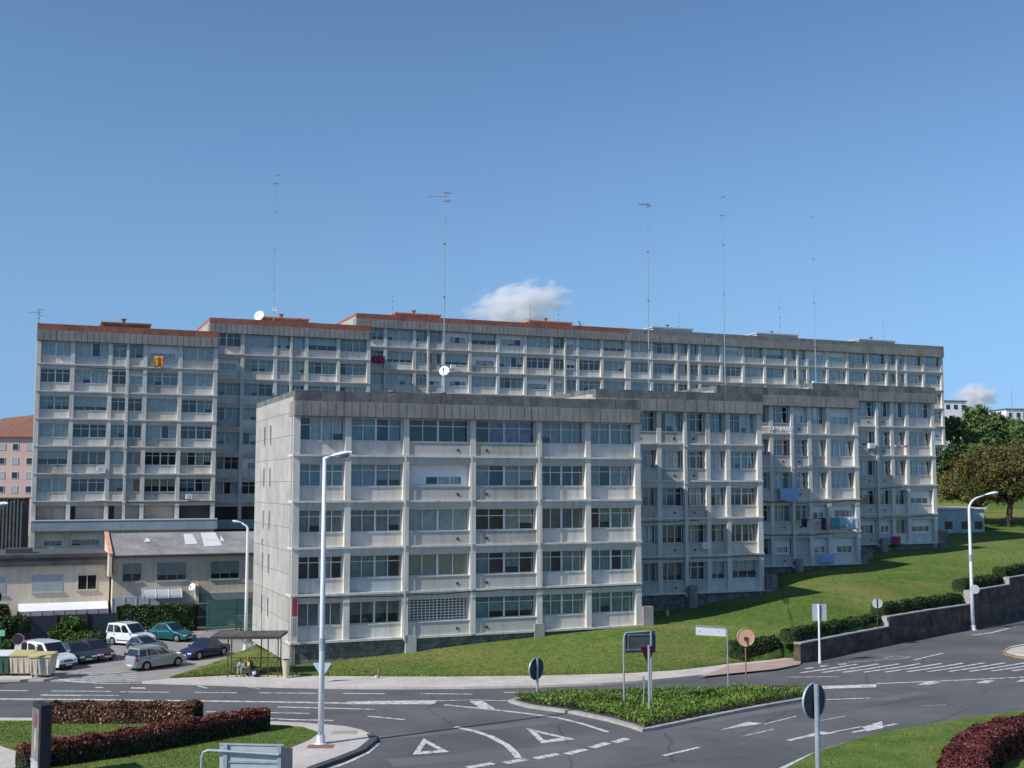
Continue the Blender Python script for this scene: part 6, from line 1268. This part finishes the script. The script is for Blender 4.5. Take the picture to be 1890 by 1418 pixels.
pz = .12
q = b0 + Vector((.68, .6, 0)); person('dark-haired child in a pale blue top sitting at the left of the shelter bench', (q.x, q.y, pz), R(-12), .76, .35, 'cloth_blue', 'cloth_tan', 'hair_dark')
q = b0 + Vector((1.25, .62, 0)); person('adult in a black and yellow top leaning forward on the shelter bench', (q.x, q.y, pz), R(-25), .9, .55, 'cloth_black', 'denim', 'hair_light', long_hair=True, accent='cloth_yellow')
q = b0 + Vector((1.62, .1, 0)); o = thing('bag', 'slumped black and grey bag on the paving beside the seated adult', 'bag', (q.x, q.y, pz), .2)
MB().ell((0, 0, .17), (.3, .17, .17), 12, 8).build('body', 'cloth_black', o, smooth=True); MB().ell((-.1, -.04, .2), (.16, .14, .13), 10, 8).build('pocket', 'cloth_blue', o, smooth=True); MB().tube([(-.2, 0, .28), (0, 0, .42), (.2, 0, .28)], .015, 6).build('handle', 'cloth_black', o)

# ------------------------------------------------------------ clouds
def cloudmat(name, dens, scale, thr):
    m = bpy.data.materials.new(name); m.use_nodes = True; MATS[name] = m; t = m.node_tree; n = t.nodes; n.remove(n['Principled BSDF'])
    pv = n.new('ShaderNodeVolumePrincipled'); t.links.new(pv.outputs[0], n['Material Output'].inputs['Volume']); pv.inputs['Color'].default_value = (1, 1, 1, 1); pv.inputs['Anisotropy'].default_value = .2
    tc = n.new('ShaderNodeTexCoord'); no = n.new('ShaderNodeTexNoise'); no.inputs['Scale'].default_value = scale; no.inputs['Detail'].default_value = 6; no.inputs['Roughness'].default_value = .6
    t.links.new(tc.outputs['Object'], no.inputs['Vector'])
    vl = n.new('ShaderNodeVectorMath'); vl.operation = 'LENGTH'; t.links.new(tc.outputs['Object'], vl.inputs[0])
    a = n.new('ShaderNodeMath'); a.operation = 'MULTIPLY_ADD'; a.inputs[1].default_value = -.55; t.links.new(vl.outputs['Value'], a.inputs[0]); t.links.new(no.outputs['Fac'], a.inputs[2])
    r_ = n.new('ShaderNodeMapRange'); r_.inputs[1].default_value = thr; r_.inputs[2].default_value = thr + .2; r_.inputs[4].default_value = dens; t.links.new(a.outputs[0], r_.inputs[0]); t.links.new(r_.outputs[0], pv.inputs['Density'])
    return m
def cloud(label, px, py, rx, rz, mt, Yc=2600, tilt=0):
    q = P(px, py, Yc); mb = MB().ell((0, 0, 0), (1.1, 1.1, 1.1), 24, 14); o = mb.build('cloud', mt, None, smooth=True, loc=tuple(q)); o.scale = (rx * Yc / F, rx * Yc / F * .5, rz * Yc / F); o.rotation_euler = (0, tilt, 0)
    return tag(o, label, 'cloud')
cloudmat('cloud_a', .055, 3.0, .07); cloudmat('cloud_b', .12, 2.6, .03)
cloud('wispy white cloud low over the middle of the back row', 958, 565, 115, 54, 'cloud_a', tilt=-.2)
cloud('small bright puffy cloud just above the trees on the right', 1802, 733, 46, 30, 'cloud_b')
